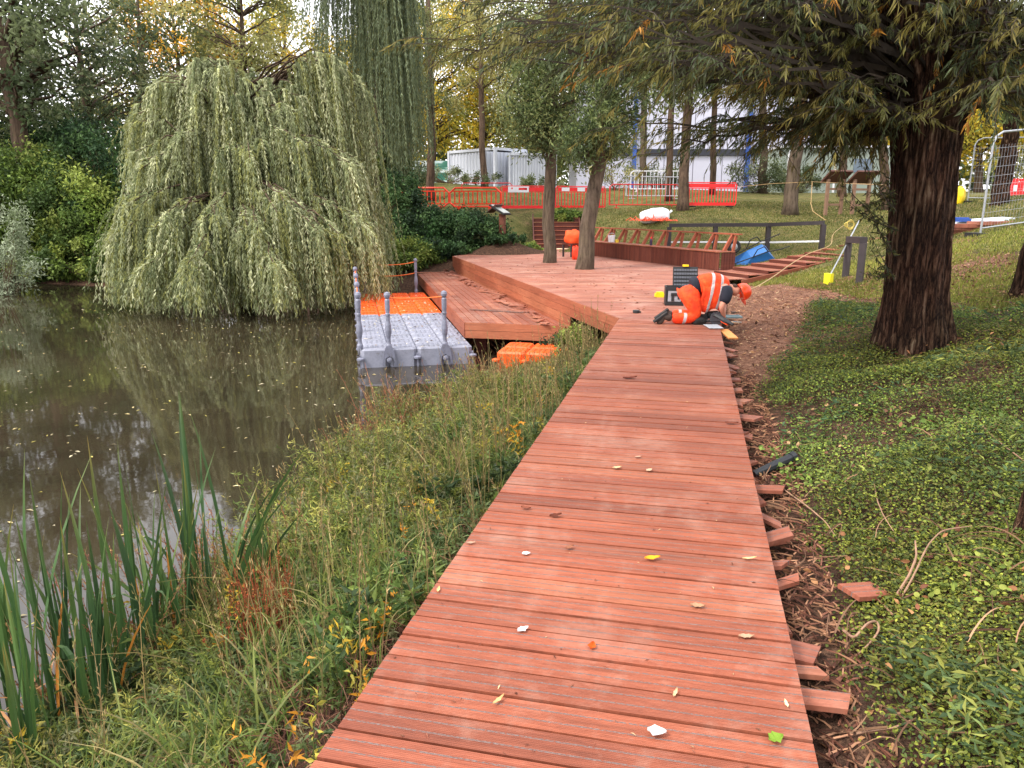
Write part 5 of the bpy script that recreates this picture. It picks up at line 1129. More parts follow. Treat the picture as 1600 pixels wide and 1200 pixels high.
col = pal(BIGC, N*M, .18)[ti]; yel = rng.random(N*M) < .02; col[yel[ti]] = s2l((170, 120, 48)); col = col*(1+.2*rng.standard_normal((len(ti), 1))).clip(.4, 1.7)
g = Geo(); g.leaves(p, D, .095*(.6+.7*rng.random(len(ti))), .0115*(.8+.5*rng.random(len(ti))), col, bend=.12); print('big', len(ti)); g.build('crown', LEAF, r)
# broken twig sprays low on the trunk
g = Geo(); 
for px0, py0, px1, py1 in [(1395, 330, 1345, 240), (1392, 400, 1355, 330), (1390, 430, 1352, 395), (1395, 360, 1330, 300), (1392, 300, 1345, 330)]:
    for k in range(4):
        a0 = at(px0+5, py0, 6.9); b0 = at(px1+rng.normal(0, 12), py1+rng.normal(0, 14), 6.8+rng.normal(0, .2)); c0 = bez(a0, (a0+b0)/2+(0, 0, -.05), b0, 6); g.strands(c0[None], .005, .002, col=np.array(s2l((58, 46, 36)))); n = 26; tt = rng.random(n)*4.99; k0 = tt.astype(int); 
        g.leaves(c0[k0]*(1-(tt-k0)[:, None])+c0[k0+1]*(tt-k0)[:, None], rv(n)+[0, 0, -.3], .06, .016, pal([(70, 76, 42), (96, 92, 46), (58, 62, 38)], n))
g.build('low_sprigs', LEAF, r)
# small trunk in the lower right corner and a stump like trunk at the right edge
p = at(1604, 790, 3.6); tree('sapling', 'dark slender stem at the right edge of the photo, low among the ground cover', 'tree', None, [(p[0], p[1], g1(p[0], p[1])-.1), (p[0]+.05, p[1], p[2]+.2), (p[0]+.2, p[1]+.1, p[2]+1.6)], [.05, .045, .03], ellip((p[0]+.5, p[1]+.3, p[2]+1.9), (.3, .3, .3), 8), .12, 30, .08, .02, BIGC, BK2, lr=.008)
p = at(1604, 400, 9); tree('leaning_tree', 'dark arching tree base at the far right edge below the mesh fence', 'tree', None, [(p[0], p[1], g1(p[0], p[1])-.1), (p[0]+.1, p[1], p[2]+.3), (p[0]+.7, p[1], p[2]+1.2), (p[0]+1.6, p[1], p[2]+2.6)], [.14, .1, .08, .06], ellip((p[0]+2, p[1], p[2]+3), (.8, .8, .5), 14), .2, 60, .09, .015, BIGC, BK2, lr=.015)
# ---------------------------------------------------------------- ground cover on the right slope
def dens_filter(X, Y, f): return rng.random(len(X)) < f
GCV = [(88, 104, 48), (110, 124, 52), (70, 86, 44), (130, 142, 58), (60, 76, 42), (104, 106, 54)]
def cover(name, label, n, xr, yr, dens, hfun, L, W, cols, near=0, shape=6, flat=.7, yb=1.6):
    Y = yr[0]+(yr[1]-yr[0])*rng.random(n)**yb; X = xr[0](Y)+(xr[1](Y)-xr[0](Y))*rng.random(n)
    m = dens_filter(X, Y, dens(X, Y)); X, Y = X[m], Y[m]; n = len(X); z = gz(X, Y); hh = hfun(X, Y)
    P = np.c_[X, Y, z+hh*rng.random(n)**.6+.01]; cl_ = (fn(X, Y, 2.3, 4)+fn(X, Y, 6, 7))*.5
    c = pal(cols, n, .22)*(1+.5*cl_[:, None]+.25*fn(X, Y, .9, 13)[:, None]).clip(.4, 1.8)*np.array([1, 1, 1])*(1+.22*fn(X, Y, 1.2, 17)[:, None]*np.array([1, .2, -.3]))
    D = rv(n)*np.array([1, 1, .45]); sc = (1+Y*.05)[:, None][:, 0]
    g = Geo(); g.leaves(P, D, L*sc*(.6+.7*rng.random(n)), W*sc*(.6+.7*rng.random(n)), c, shape=shape, flat=flat); print(name, n)
    return tag(g.build(name, LEAFG), label, 'ground cover', kind='stuff')
def dn(X, Y):
    d = X-wr(Y); dl = .18+.28*np.maximum(0, Y-7.3); f = sst(dl, dl+.35, d-.14*fn(X, Y, 3, 1)); f = f*(.34+.66*sst(-.5, .05, fn(X, Y, 1.3, 3)*.55+fn(X, Y, 4.3, 6)*.5)); yl = 12.2-4.2*sst(4.7, 5.3, X)*(X < 50); f = f*(1-.98*sst(yl-.5, yl+.5, Y+.5*fn(X, Y, 2, 2))); return f
cover('ground_cover_plants', 'low mat of small leaved green plants covering the slope right of the boardwalk', 560000, (lambda Y: wr(Y)+.1, lambda Y: wr(Y)+1.2+np.minimum(Y, 9)*.75), (.7, 12.8), dn, lambda X, Y: .03+.17*sst(-.5, .6, fn(X, Y, 2.1, 9)*.6+fn(X, Y, 5.1, 2)*.4)*sst(.1, .8, X-wr(Y)), .016, .0105, GCV, yb=1.3)
cover('ground_cover_plants', 'rounder bright leaved creeping plants in patches beside the boardwalk', 30000, (lambda Y: wr(Y)+.12, lambda Y: wr(Y)+1.8), (.8, 5.5), lambda X, Y: .35*sst(.25, .7, fn(X, Y, 3.7, 12))*sst(.1, .25, X-wr(Y)), lambda X, Y: .06+0*X, .026, .023, [(106, 124, 54), (86, 106, 46), (124, 136, 66)], yb=1.2)
cover('ground_cover_plants', 'longer dark lance leaved sprigs among the ground cover', 52000, (lambda Y: wr(Y)+.3, lambda Y: wr(Y)+1.2+np.minimum(Y, 9)*.75), (.8, 12), lambda X, Y: dn(X, Y)*sst(-.1, .4, fn(X, Y, 1.9, 21)), lambda X, Y: .1+.14*sst(-.3, .5, fn(X, Y, 2.1, 9)), .05, .014, [(70, 92, 56), (92, 110, 62), (58, 78, 52), (126, 134, 66)], shape=4, flat=1.2, yb=1.3)
cover('dry_leaves', 'brown fallen leaves caught in the ground cover', 9000, (lambda Y: wr(Y)+.05, lambda Y: wr(Y)+1.4+np.minimum(Y, 9)*.75), (.8, 12), lambda X, Y: .35+.65*sst(0, .5, fn(X, Y, 1.6, 31)), lambda X, Y: .02+.1*rng.random(len(X))*sst(.2, .6, X-wr(Y)), .035, .02, [(134, 96, 66), (104, 70, 52), (168, 130, 92), (84, 58, 46)], yb=1.3)
# twigs, vines and litter
n = 520; Y = .8+8.5*rng.random(n)**1.4; X = wr(Y)+.08+(.3+Y*.5)*rng.random(n)**1.1; a = rng.uniform(0, PI, n); Lq = rng.uniform(.06, .38, n); d = np.c_[np.cos(a), np.sin(a)]*Lq[:, None]
p0 = np.c_[X, Y, gz(X, Y)+.05]; e = np.c_[X+d[:, 0], Y+d[:, 1]]; p2 = np.c_[e, gz(e[:, 0], e[:, 1])+.04]; md = (p0+p2)/2+rng.normal(0, .05, (n, 3))+[0, 0, .05]
g = Geo(); g.strands(bez(p0, md, p2, 7), rng.uniform(.0018, .0055, n), .0015, col=pal([(150, 116, 90), (112, 84, 66), (88, 64, 50)], n))
LITM = leafmat('dry_litter', .1, .8, .1); tag(g.build('dead_twigs', LITM), 'dry pale vines and twigs strewn through the ground cover', 'twigs', kind='stuff')
VM = simple('dry_vine', (146, 112, 88), .8, var=.35)
for i, (q, rr, lab) in enumerate([([(1318, 985, .06), (1335, 1000, .1), (1352, 975, .12), (1370, 968, .08), (1375, 985, .07), (1355, 1010, .04), (1318, 1042, .0)], .006, 'pale hooked vine curling beside the middle offcuts'), ([(1396, 938, .02), (1420, 900, .1), (1432, 870, .14), (1430, 845, .16)], .007, 'forked pinkish stick rising from the ground cover'), ([(1404, 940, .02), (1425, 905, .1), (1450, 850, .14), (1472, 828, .16), (1518, 822, .1)], .005, 'long bent stick crossing the forked one'), ([(1365, 750, .1), (1370, 780, .12), (1380, 805, .1), (1396, 830, .06)], .004, 'thin yellow stem hanging over the slope'), ([(1225, 765, .03), (1260, 790, .07), (1290, 815, .08), (1308, 842, .02)], .005, 'curved straw coloured vine near the black pipe'), ([(1535, 665, .1), (1560, 690, .12), (1600, 720, .1)], .006, 'pinkish vine at the right edge of the slope'), ([(1338, 1146, .02), (1390, 1140, .06), (1432, 1122, .06)], .005, 'straight red stick near the lower right corner')]):
    P = []
    for px, py, h in q:
        b = onz(px, py, .12)
        for _ in range(6): b = onz(px, py, g1(b[0], b[1])+h)
        P.append(b)
    P = np.array(P); t_ = np.linspace(0, len(P)-1, 22); Q = np.stack([np.interp(t_, range(len(P)), P[:, k]) for k in range(3)], 1)
    for _ in range(2): Q[1:-1] = (Q[:-2]+2*Q[1:-1]+Q[2:])/4
    g = Geo(); g.tube(Q, np.linspace(rr, rr*.5, 22), 6, jit=.1); tag(g.build('dead_vine', VM, org=Q[0]), lab, 'stick')
# leaf litter flecks: mulch chips, lawn leaves
n = 26000; Y = rng.uniform(7.5, 34, n); X = rng.uniform(0, 1, n)*(6+Y*.42)+wr(np.minimum(Y, 17))+.15-(Y > 17)*1; zg_, zm_, zl_ = zones(X, Y); m = rng.random(n) < np.where(Y < 14.5, .35+.65*zm_, .22); X, Y = X[m], Y[m]; n = len(X)
g = Geo(); s_ = .028*(1+Y*.028); P = np.c_[X, Y, gz(X, Y)+.022]; D = rv(n)*[1, 1, .12]; g.leaves(P, D, s_*(.7+rng.random(n)), s_*.45, pal([(206, 172, 132), (168, 118, 92), (132, 86, 68), (216, 190, 150), (150, 120, 80)], n, .15), flat=.25)
tag(g.build('leaf_litter', LITM), 'fallen leaves and bark chips scattered on mulch and lawn', 'leaf litter', kind='stuff')
n = 2900; Y = rng.uniform(1, 13.5, n); X = wr(Y)+.06+rng.random(n)*np.where(Y < 8, .26, 3.6); g = Geo(); a = rng.uniform(0, PI, n); Lq = rng.uniform(.03, .12, n); p0 = np.c_[X, Y, gz(X, Y)+.02]; p2 = p0+np.c_[np.cos(a)*Lq, np.sin(a)*Lq, rng.uniform(0, .015, n)]
g.strands(bez(p0, (p0+p2)/2+[0, 0, .01], p2, 3), .005, .003, col=pal([(164, 122, 94), (120, 80, 64), (84, 56, 46)], n)); tag(g.build('bark_chips', LITM), 'coarse reddish bark chips around the worker', 'bark chips', kind='stuff')
# grass on the lawn
def grass(name, label, n, fx, yr, hgt, cols, dens, w=.012):
    Y = rng.uniform(*yr, n); X = fx(Y, rng.random(n)); m = rng.random(n) < dens(X, Y); X, Y = X[m], Y[m]; n = len(X); P = np.c_[X, Y, gz(X, Y)-.01]; D = rv(n)*[.5, .5, .2]+[0, 0, 1]
    g = Geo(); g.leaves(P, D, hgt*(.4+.9*rng.random(n))*(1+Y*.01), w*(1+Y*.03), pal(cols, n, .2)*(1+.3*fn(X, Y, 1.1, 2)[:, None]), bend=.2); print(name, n); return tag(g.build(name, LEAF), label, 'grass', kind='stuff')
GRS = [(104, 108, 54), (88, 96, 46), (126, 124, 68), (150, 136, 88), (76, 88, 42)]
grass('lawn_grass', 'short patchy lawn grass on the slope behind and right of the platform', 150000, lambda Y, u: 1.8+u*(Y*.62)+(Y < 22)*2.0, (13, 36), .055, GRS, lambda X, Y: zones(X, Y)[0]*.9)
grass('lawn_grass', 'brighter grass right of the big trunk', 60000, lambda Y, u: 5.2+u*(Y*.45), (8.5, 17), .06, [(130, 132, 58), (108, 118, 48), (150, 146, 76)], lambda X, Y: sst(-.3, .3, fn(X, Y, 1.1, 4)+.45))
# ---------------------------------------------------------------- pond side bank
sx = np.array([p[0] for p in shore[:10]]); sy = np.array([p[1] for p in shore[:10]])
def shx(Y): return np.interp(Y, sy, sx)
def bank(n, yr, yb=1.2, off=(-.25, -.05)):
    Y = yr[0]+(yr[1]-yr[0])*rng.random(n)**yb; u = rng.random(n); a = shx(Y)+off[0]; b = wl(Y)+off[1]; return a+(b-a)*u, Y, u
def herbs(name, label, n, yr, hgt, lf, L, W, cols, filt, stem, lean=.25, yb=1.2, off=(-.08, -.12), spike=False, trans=LEAF):
    X, Y, u = bank(n, yr, yb, off); far_ = sst(9.8, 10.8, Y)*sst(1.1, .7, X); m = rng.random(n) < filt(X, Y, u)*(1-.55*far_); X, Y, u, far_ = X[m], Y[m], u[m], far_[m]; n = len(X); z = gz(X, Y); h = hgt(X, Y, u)*(.6+.55*rng.random(n))*(1-.5*far_)*(1+.42*fn(X, Y, 3.3, 7)+.2*fn(X, Y, 7.1, 3))
    p0 = np.c_[X, Y, z]; ln = rng.normal(0, lean, (n, 2))*h[:, None]; ln[:, 0] -= .1*h; lim = wl(Y)-.03-X; ln[:, 0] = np.minimum(ln[:, 0], lim*.8)
    p2 = p0+np.c_[ln, h]; md = p0+np.c_[ln*.25, h*.6]; S = bez(p0, md, p2, 7); g = Geo(); g.strands(S, .0028*(1+Y*.06), .0012*(1+Y*.06), col=pal(stem, n))
    cnt = lf; si = np.repeat(np.arange(n), cnt); tt = (rng.random(n*cnt)*.85+.15)*5.999; k0 = tt.astype(int); fr = (tt-k0)[:, None]; P = S[si, k0]*(1-fr)+S[si, k0+1]*fr
    D = rv(n*cnt)*[1, 1, .6]+[0, 0, .35]; 
    if spike: D = rv(n*cnt)*.5+nrm(S[si, k0+1]-S[si, k0])
    sc = 1+Y[si]*.035; base = pal(cols, n, .14)*(1+.3*fn(X, Y, 1.9, 5)[:, None]); P = P+rv(n*cnt)*(.015 if not spike else .006)
    P[:, 0] = np.minimum(P[:, 0], wl(P[:, 1])-.02)
    g.leaves(P, D, L*sc*(.6+.8*rng.random(n*cnt)), W*sc*(.7+.6*rng.random(n*cnt)), base[si]*(1+.18*rng.standard_normal((n*cnt, 1))).clip(.4, 1.7), bend=.2, shape=4); print(name, n*cnt)
    return tag(g.build(name, trans), label, 'bank plants', kind='stuff')
HG1 = [(110, 122, 60), (140, 146, 68), (90, 106, 56), (164, 160, 84), (124, 124, 88)]; HG2 = [(78, 96, 56), (94, 110, 66), (112, 126, 78)]; HR = [(150, 96, 72), (170, 120, 84), (128, 82, 62), (186, 150, 100)]
STM = [(120, 110, 66), (96, 100, 58)]
edge = lambda X, Y, u: sst(.0, .22, (wl(Y)-X)-.1*(1+fn(X, Y, 3, 1))*(Y < 5))
herbs('bank_herbs', 'dense narrow leaved green herbs filling the bank between pond and boardwalk', 8600, (1.2, 13), lambda X, Y, u: (.2+.3*sst(.9, .3, u)*sst(3.2, 6, Y))*(1-.6*sst(.8, 1, u))*(1-.7*sst(9.6, 11.2, Y)), 30, .046, .0085, HG1, lambda X, Y, u: edge(X, Y, u)*(.12+.88*sst(-.35, .15, fn(X, Y, 1.9, 2)*.6+fn(X, Y, 5.3, 9)*.5))*(1-.85*sst(4.5, 3.0, Y)*sst(.62, .82, u)), STM, yb=.85)
herbs('bank_herbs', 'lower grey green leafy plants at the foot of the bank', 5200, (1.3, 12), lambda X, Y, u: .15+.1*u*0, 22, .05, .013, HG2, lambda X, Y, u: edge(X, Y, u)*(1-.85*sst(4.6, 3.2, Y)*sst(.62, .8, u)), STM, yb=1.1)
herbs('bank_grasses', 'reddish brown seeding stalks along the water edge', 3200, (3.5, 12.5), lambda X, Y, u: .5+.2*rng.random(len(X)), 34, .02, .006, HR, lambda X, Y, u: sst(.6, .15, u)*sst(-.3, .3, fn(X, Y, 1.6, 6)+.25*(Y > 8)), [(150, 100, 76), (168, 120, 92)], lean=.2, spike=True, yb=.8, off=(-.35, -.1))
herbs('bank_grasses', 'tall dry straw stems rising out of the herbs', 1500, (2.6, 12), lambda X, Y, u: .6+.2*rng.random(len(X)), 10, .03, .006, [(176, 150, 104), (150, 140, 84)], lambda X, Y, u: .7+0*X, [(150, 128, 90), (126, 120, 76)], lean=.14, spike=True, yb=.8)
herbs('bank_grasses', 'golden yellowing sprigs among the herbs', 380, (2, 11), lambda X, Y, u: .35+0*X, 24, .04, .014, [(200, 170, 60), (214, 150, 50), (170, 160, 70)], lambda X, Y, u: sst(-.0, .5, fn(X, Y, 2.6, 16)), STM)
X, Y, u = bank(6500, (1.4, 12.5), 1.0, (-.05, -.1)); n = len(X); h = (.22+.3*rng.random(n))*(1-.5*sst(.75, 1, u))*(1-.5*sst(9.8, 11.2, Y)); keep = rng.random(n) < sst(-.4, .2, fn(X, Y, 2.2, 11))*edge(X, Y, u); X, Y, u, h = X[keep], Y[keep], u[keep], h[keep]; n = len(X)
p0 = np.c_[X, Y, gz(X, Y)]; dr = rng.normal(0, .45, (n, 2))*h[:, None]; dr[:, 0] = np.minimum(dr[:, 0], (wl(Y)-.04-X)*.8); p2 = p0+np.c_[dr, h*.9]; S = bez(p0, p0+np.c_[dr*.2, h*.85], p2, 6); t_ = np.linspace(0, 1, 6); sd_ = nrm(np.cross(p2-p0, rv(n)))
W_ = (.0022+.0025*rng.random(n))[:, None]*(1+Y[:, None]*.05)*np.clip((1-t_)*2.2, .12, 1)[None]; g = Geo(); V_ = np.stack([S-sd_[:, None]*W_[..., None], S+sd_[:, None]*W_[..., None]], 2).reshape(-1, 3); b_ = (np.arange(n)*12)[:, None]; k_ = (np.arange(5)*2)[None]; f_ = np.stack([b_+k_, b_+k_+1, b_+k_+3, b_+k_+2], -1).reshape(-1, 4)
cc_ = pal([(108, 126, 62), (132, 140, 76), (90, 108, 54), (160, 146, 96), (112, 128, 66)], n, .15); g.add(V_, f_, np.repeat(cc_, 12, 0)); tag(g.build('bank_grasses', LEAF), 'fine arching grass blades mixed through the bank herbs', 'bank plants', kind='stuff')
herbs('bank_herbs', 'broader leaved dark green weeds growing in clumps on the bank', 1500, (1.2, 11), lambda X, Y, u: .26+0*X, 20, .065, .024, [(74, 96, 50), (96, 118, 60), (62, 82, 46), (120, 136, 70)], lambda X, Y, u: edge(X, Y, u)*sst(.0, .35, fn(X, Y, 2.4, 23)), STM, yb=1.2, off=(-.0, -.2))
# tangled roots near the boardwalk edge
n = 1500; X, Y, u = bank(n, (1.3, 5.2), 1.1, (1.3, -.02)); a = rng.uniform(0, PI, n); Lq = rng.uniform(.1, .35, n); p0 = np.c_[X, Y, gz(X, Y)+.02]; p2 = p0+np.c_[np.cos(a)*Lq, np.sin(a)*Lq, rng.uniform(-.03, .08, n)]; p2[:, 0] = np.minimum(p2[:, 0], wl(p2[:, 1])-.01)
g = Geo(); g.strands(bez(p0, (p0+p2)/2+rng.normal(0, .06, (n, 3))+[0, 0, .03], p2, 7), rng.uniform(.0015, .004, n), .0012, col=pal([(120, 82, 66), (84, 56, 46), (150, 112, 90)], n)); tag(g.build('dead_roots', LITM), 'tangle of dry brown roots along the left edge of the boardwalk', 'roots', kind='stuff')
# cattails and reeds
def blade(g, p, ang, lean, h, w, cols, K=9, kink=0):
    t_ = np.linspace(0, 1, K); d = np.array([math.cos(ang), math.sin(ang), 0]); s_ = np.array([-d[1], d[0], 0])*math.cos(.6)+d*.2
    up = h*(t_-kink*t_**3); P = np.asarray(p)+np.outer(lean*h*t_**2.2, d)+np.outer(up, (0, 0, 1)); W_ = w*np.clip(np.minimum(1, (1-t_)*3.2)**.8, .02, 1)*.5; tw = rng.uniform(-.8, .8)
    v = []
    for i in range(K):
        ss = s_*math.cos(tw*t_[i])+d*math.sin(tw*t_[i]); v += [P[i]-ss*W_[i], P[i]+d*W_[i]*.35, P[i]+ss*W_[i]]
    f = [(i*3+j, i*3+j+1, i*3+j+4, i*3+j+3) for i in range(K-1) for j in (0, 1)]; c = np.array(s2l(cols[0]))*rng.uniform(.75, 1.25); c2 = np.array(s2l(cols[1])); k = np.repeat(t_[:, None]**8, 3, 0); g.add(v, f, c*(1-k)+c2*k)
REED = leafmat('reed_blade', .2, .45, .35); RG = [((62, 90, 50), (100, 110, 56)), ((76, 104, 54), (140, 120, 60)), ((54, 80, 48), (84, 100, 52))]
cats = [(14, 1090, 4.1, 1.5, 13, 'leftmost cattail clump at the edge of the photo'), (62, 1120, 3.95, 1.45, 13, 'tall cattail clump with a tilted brown leaf, second from the left'), (118, 1085, 4.15, 1.5, 15, 'dense cattail clump in the lower left, third from the left'), (168, 1110, 4.0, 1.42, 14, 'cattail clump beside the orange bent leaf'), (205, 1050, 4.3, 1.5, 12, 'upright cattail clump right of the dense group'), (235, 1000, 4.7, 1.4, 11, 'smaller cattail clump at the water edge'), (322, 955, 5.0, 1.55, 12, 'isolated cattail clump with tall straight blades'), (372, 955, 4.8, 1.3, 11, 'cattail clump leaning right over the bank herbs'), (40, 1190, 3.6, .9, 9, 'low cattail clump in the bottom left corner'), (283, 985, 4.75, 1.35, 10, 'loose cattail clump between the water edge group and the isolated one'), (415, 945, 4.9, 1.0, 6, 'short cattail tuft nearest the boardwalk')]
for i, (px, py, d, h, n, lab) in enumerate(cats):
    p = at(px, py, d); p[2] = max(g1(p[0], p[1]), PZ)-.05; r = thing('cattail_clump', p, lab, 'reeds', 'cattail clumps in the lower left of the pond edge')
    g = Geo()
    for k in range(n):
        q = p+np.array([rng.normal(0, .07), rng.normal(0, .07), 0]); a = rng.uniform(0, 2*PI); fin = i in (6, 7)
        blade(g, q, a if i != 7 else rng.normal(0, .5), abs(rng.normal(.08, .14))+(.25 if i == 7 else 0), h*rng.uniform(.6, 1.08), rng.uniform(.024, .04), RG[rng.integers(0, 3)], kink=.0 if rng.random() < .85 else .5)
    g.build('green_blades', REED, r); g = Geo()
    for k in range(1 if i % 2 else 0): blade(g, p+np.array([rng.normal(0, .1), rng.normal(0, .08), 0]), rng.uniform(0, 6.28), rng.uniform(.1, .4), h*rng.uniform(.4, .65), .022, ((176, 116, 50), (190, 130, 60)))
    for k in range(5): blade(g, p+np.array([rng.normal(0, .14), rng.normal(0, .1), 0]), rng.uniform(0, 6.28), rng.uniform(.5, .9), h*rng.uniform(.3, .5), .02, ((150, 108, 70), (180, 140, 96)), kink=.75)
    g.build('dead_blades', REED, r)
for i, (px, py, d, lab) in enumerate([(405, 1040, 4.25, 'clump of rust red dock stalks left of the boardwalk'), (432, 1010, 4.4, 'second rust red dock clump, just right of and behind the first')]):
    p = at(px, py, d); p[2] = g1(p[0], p[1]); r = thing('dock_plant', p, lab, 'plant', 'rust red dock plants'); n = 34; p0 = p+rng.normal(0, .07, (n, 3))*[1, 1, 0]; p2 = p0+np.c_[rng.normal(0, .08, (n, 2)), rng.uniform(.35, .65, n)]; S = bez(p0, (p0+p2)/2, p2, 6)
    g = Geo(); g.strands(S, .003, .0015, col=pal([(120, 66, 44), (150, 84, 54)], n)); si = np.repeat(np.arange(n), 40); tt = (.3+.7*rng.random(len(si)))*4.999; k0 = tt.astype(int); g.leaves(S[si, k0]+rv(len(si))*.008, rv(len(si)), .012, .008, pal([(140, 74, 48), (110, 58, 42), (168, 104, 64)], len(si))); g.build('seed_stalks', LITM, r)
# plants under the platform corner and floating leaves
shrub('bank_plant', 'leafy green plant growing in the dark gap under the platform corner', (1.05, 12.4), (.35, .4, .45), SG, 24, 60, .07, .03, group=None)
shrub('bank_plant', 'dark green plant on the bank under the platform edge', (.9, 13.3), (.35, .35, .4), SD, 24, 60, .07, .03, group=None)
n = 1500; Y = rng.uniform(4.5, 24, n)**1; X = -12+rng.random(n)*13; cl_ = fn(X, Y, .5, 3)+fn(X, Y, 1.3, 8)*.6; m = (X < np.interp(Y, [4, 6, 8.5, 11, 13, 15, 30], [-3.3, -2.7, -1.9, -1.0, -.6, -2.2, -5])) & (cl_ > -.1-.5*rng.random(n)); X, Y = X[m], Y[m]; n = len(X)
g = Geo(); g.leaves(np.c_[X, Y, np.full(n, PZ+.006)], rv(n)*[1, 1, .03], rng.uniform(.04, .11, n), rng.uniform(.012, .03, n), pal([(190, 180, 150), (206, 190, 140), (150, 140, 110), (170, 160, 90)], n), flat=.06); tag(g.build('floating_leaves', LITM), 'small pale leaves floating on the pond', 'floating leaves', kind='stuff')
# leaves and feathers on the boardwalk
def bwleaf(px, py, L, W, col, rz, name, label, cat, shape=6, curl=.25, z=.004, up=0):
    q = onz(px, py); g = Geo(); m = 7; t_ = np.linspace(0, 1, m); w = np.sin(np.pi*t_**.8)*W/2+.0008; x = (t_-.5)*L
    w = w*(1+.25*np.sin(np.arange(m)*2.6+px)); top = np.c_[x, w, .006+curl*L*(t_-.4)**2+W*.15]; mid_ = np.c_[x, 0*x, .003+curl*L*(t_-.4)**2]; bot = np.c_[x, -w, .006+curl*L*(t_-.4)**2+W*.1]
    v = np.concatenate([top, mid_, bot]); f = [(i, i+m, i+m+1, i+1) for i in range(m-1)]+[(m+i, 2*m+i, 2*m+i+1, m+i+1) for i in range(m-1)]
    g.add(v, f, np.array(s2l(col))); o = g.build(name, LITM); o.location = (q[0], q[1], z); o.rotation_euler = (up, 0, rz); return tag(o, label, cat)
for px, py, L, W, col, rz, nm, lab in [(1019, 875, .075, .035, (226, 150, 40), .1, 'fallen_leaf', 'orange yellow leaf in the middle of the boardwalk'), (1026, 1148, .06, .045, (196, 190, 186), -.3, 'white_feather', 'large white feather near the bottom of the boardwalk'), (817, 987, .05, .03, (200, 194, 192), .5, 'white_feather', 'white feather on the left half of the boardwalk'), (822, 868, .04, .03, (200, 196, 195), 0, 'white_feather', 'small grey white feather near the left edge of the boardwalk'),
    (925, 1013, .045, .03, (190, 80, 30), 1.2, 'fallen_leaf', 'small russet leaf near the middle of the boardwalk'), (1212, 1158, .05, .045, (112, 140, 50), .2, 'fallen_leaf', 'green leaf in a board gap near the lower right edge'), (779, 1097, .06, .012, (206, 170, 120), .9, 'fallen_leaf', 'narrow tan leaf standing near the lower left'), (1171, 875, .07, .014, (215, 180, 130), .1, 'fallen_leaf', 'thin tan leaf near the right edge beyond the orange leaf'), (1055, 1086, .05, .01, (210, 180, 140), 1.1, 'fallen_leaf', 'tiny straw coloured leaf right of centre, low down'), (1228, 1103, .04, .01, (225, 205, 165), 1.5, 'fallen_leaf', 'tiny pale leaf close to the right edge, low down'),
    (868, 808, .07, .035, (92, 50, 38), .3, 'fallen_leaf', 'dark curled leaf on the left part of the boardwalk'), (822, 796, .06, .03, (120, 70, 54), -.4, 'fallen_leaf', 'brown curled leaf left of the dark one'), (984, 592, .14, .05, (96, 50, 40), .1, 'fallen_leaf', 'dark leaf far up the boardwalk toward the worker'), (1143, 663, .1, .04, (110, 62, 48), -.2, 'fallen_leaf', 'dark curled leaf near the right edge, far up'), (736, 851, .05, .02, (160, 130, 110), 0, 'fallen_leaf', 'small brownish leaf at the left edge'), (890, 858, .05, .025, (140, 92, 70), .6, 'fallen_leaf', 'faint brown curl left of centre'), (685, 924, .045, .012, (214, 184, 130), 1.5, 'fallen_leaf', 'pale upright leaf near the left edge'), (964, 733, .06, .03, (190, 160, 124), .2, 'fallen_leaf', 'pale leaf in the upper middle of the boardwalk'), (997, 716, .05, .025, (170, 130, 110), .2, 'fallen_leaf', 'tan leaf right above the pale one'), (1014, 737, .05, .03, (184, 160, 132), .6, 'fallen_leaf', 'pale leaf right of the other pale one'), (1090, 950, .06, .03, (160, 124, 96), -.3, 'fallen_leaf', 'pale crumpled leaf on the dusty patch'), (1166, 998, .06, .025, (170, 138, 112), -.1, 'fallen_leaf', 'pinkish white scrap close to the right edge')]:
    bwleaf(px, py, L, W, col, rz, nm, lab, 'feather' if 'feather' in nm else 'leaf')
n = 260; Y = 1.9+9.5*rng.random(n)**1.2; u = rng.random(n); X = wl(Y)+u*(wr(Y)-wl(Y)); g = Geo(); g.leaves(np.c_[X, Y, np.full(n, .005)], rv(n)*[1, 1, .1], rng.uniform(.006, .03, n), rng.uniform(.003, .008, n), pal([(120, 76, 60), (184, 156, 120), (90, 56, 46), (110, 74, 58)], n), flat=.2)
q = B-A; n2 = 160; k = rng.random((n2, 2)); Pd = A+np.outer(k[:, 0], q)*.9+np.c_[.4+k[:, 1]*4*(.25+k[:, 0]), np.zeros(n2), np.zeros(n2)]; Pd[:, 2] = .006; g.leaves(Pd, rv(n2)*[1, 1, .1], .08, .03, pal([(120, 76, 60), (90, 56, 46), (160, 110, 84)], n2), flat=.2)
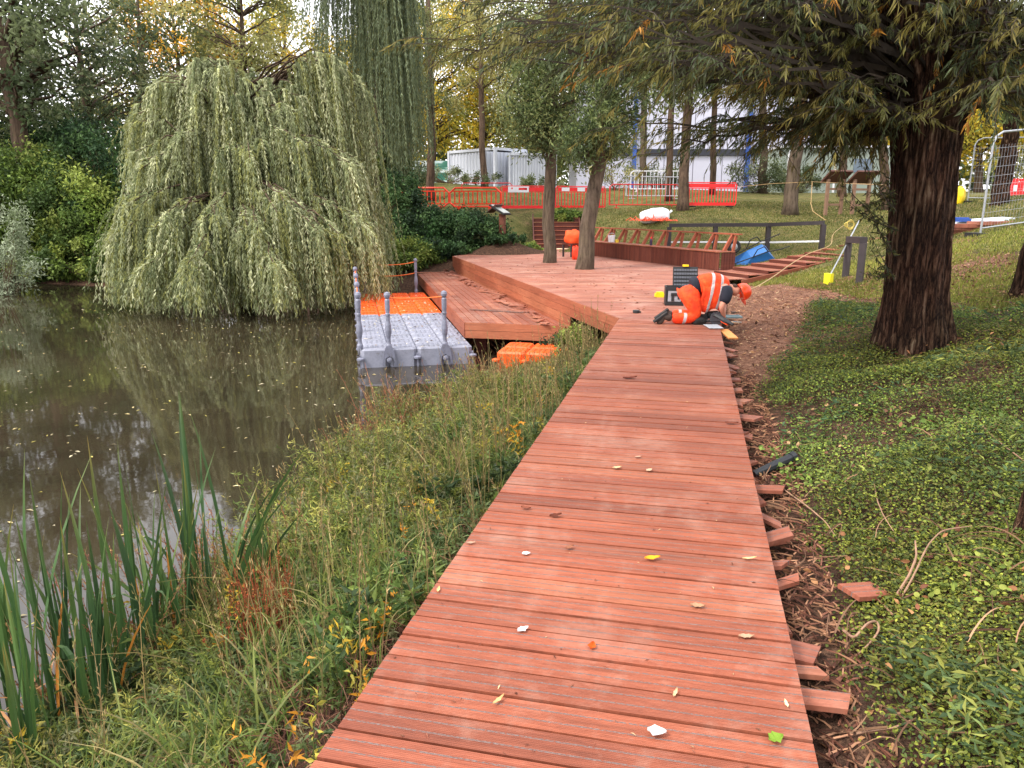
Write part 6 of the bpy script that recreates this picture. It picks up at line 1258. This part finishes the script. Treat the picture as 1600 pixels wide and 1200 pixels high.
tag(g.build('deck_debris', LITM), 'small crumbs and leaf bits scattered over the boardwalk and platform', 'debris', kind='stuff')
n = 260; g = Geo(); a = f0[:2]; ca, sa = math.cos(fa), math.sin(fa); u, v = rng.random(n)*1.9+.05, rng.random(n)*8.9; g.leaves(np.c_[a[0]+u*ca-v*sa, a[1]+u*sa+v*ca, np.full(n, fz+.014)], rv(n)*[1, 1, .1], rng.uniform(.03, .11, n), rng.uniform(.015, .04, n), pal([(120, 90, 60), (190, 180, 150), (90, 70, 56), (214, 206, 190)], n), flat=.2); tag(g.build('pontoon_leaves', LITM), 'fallen leaves scattered over the pontoon top', 'leaf litter', kind='stuff')
# ---------------------------------------------------------------- light
w = bpy.data.worlds.new('World'); scene.world = w; w.use_nodes = True; nt = w.node_tree; bg_ = nt.nodes['Background']
sky = nt.nodes.new('ShaderNodeTexSky'); sky.sky_type = 'NISHITA'; sky.sun_disc = False; SE, SR = math.radians(50), math.radians(240)
sky.sun_elevation = SE; sky.sun_rotation = SR; sky.dust_density = 5; sky.air_density = 1.5
mx = nt.nodes.new('ShaderNodeMix'); mx.data_type = 'RGBA'; mx.inputs[0].default_value = .78; nt.links.new(sky.outputs[0], mx.inputs[6]); mx.inputs[7].default_value = (10.6, 10.5, 10.9, 1)
nt.links.new(mx.outputs[2], bg_.inputs[0]); bg_.inputs[1].default_value = .13
sl = bpy.data.lights.new('sun', 'SUN'); sl.energy = 2.0; sl.angle = math.radians(12); sl.color = (1, .96, .9); so = bpy.data.objects.new('sun', sl); COL.objects.link(so)
# sun sits high to the left of the camera
d = Vector((math.sin(SR)*math.cos(SE), math.cos(SR)*math.cos(SE), math.sin(SE))); so.rotation_euler = d.to_track_quat('Z', 'Y').to_euler()
scene.view_settings.view_transform = 'Standard'; scene.view_settings.look = 'None'; scene.view_settings.exposure = 1.1; scene.view_settings.gamma = 1
scene.cycles.max_bounces = 6; scene.cycles.diffuse_bounces = 3; scene.cycles.glossy_bounces = 3; scene.cycles.transmission_bounces = 3
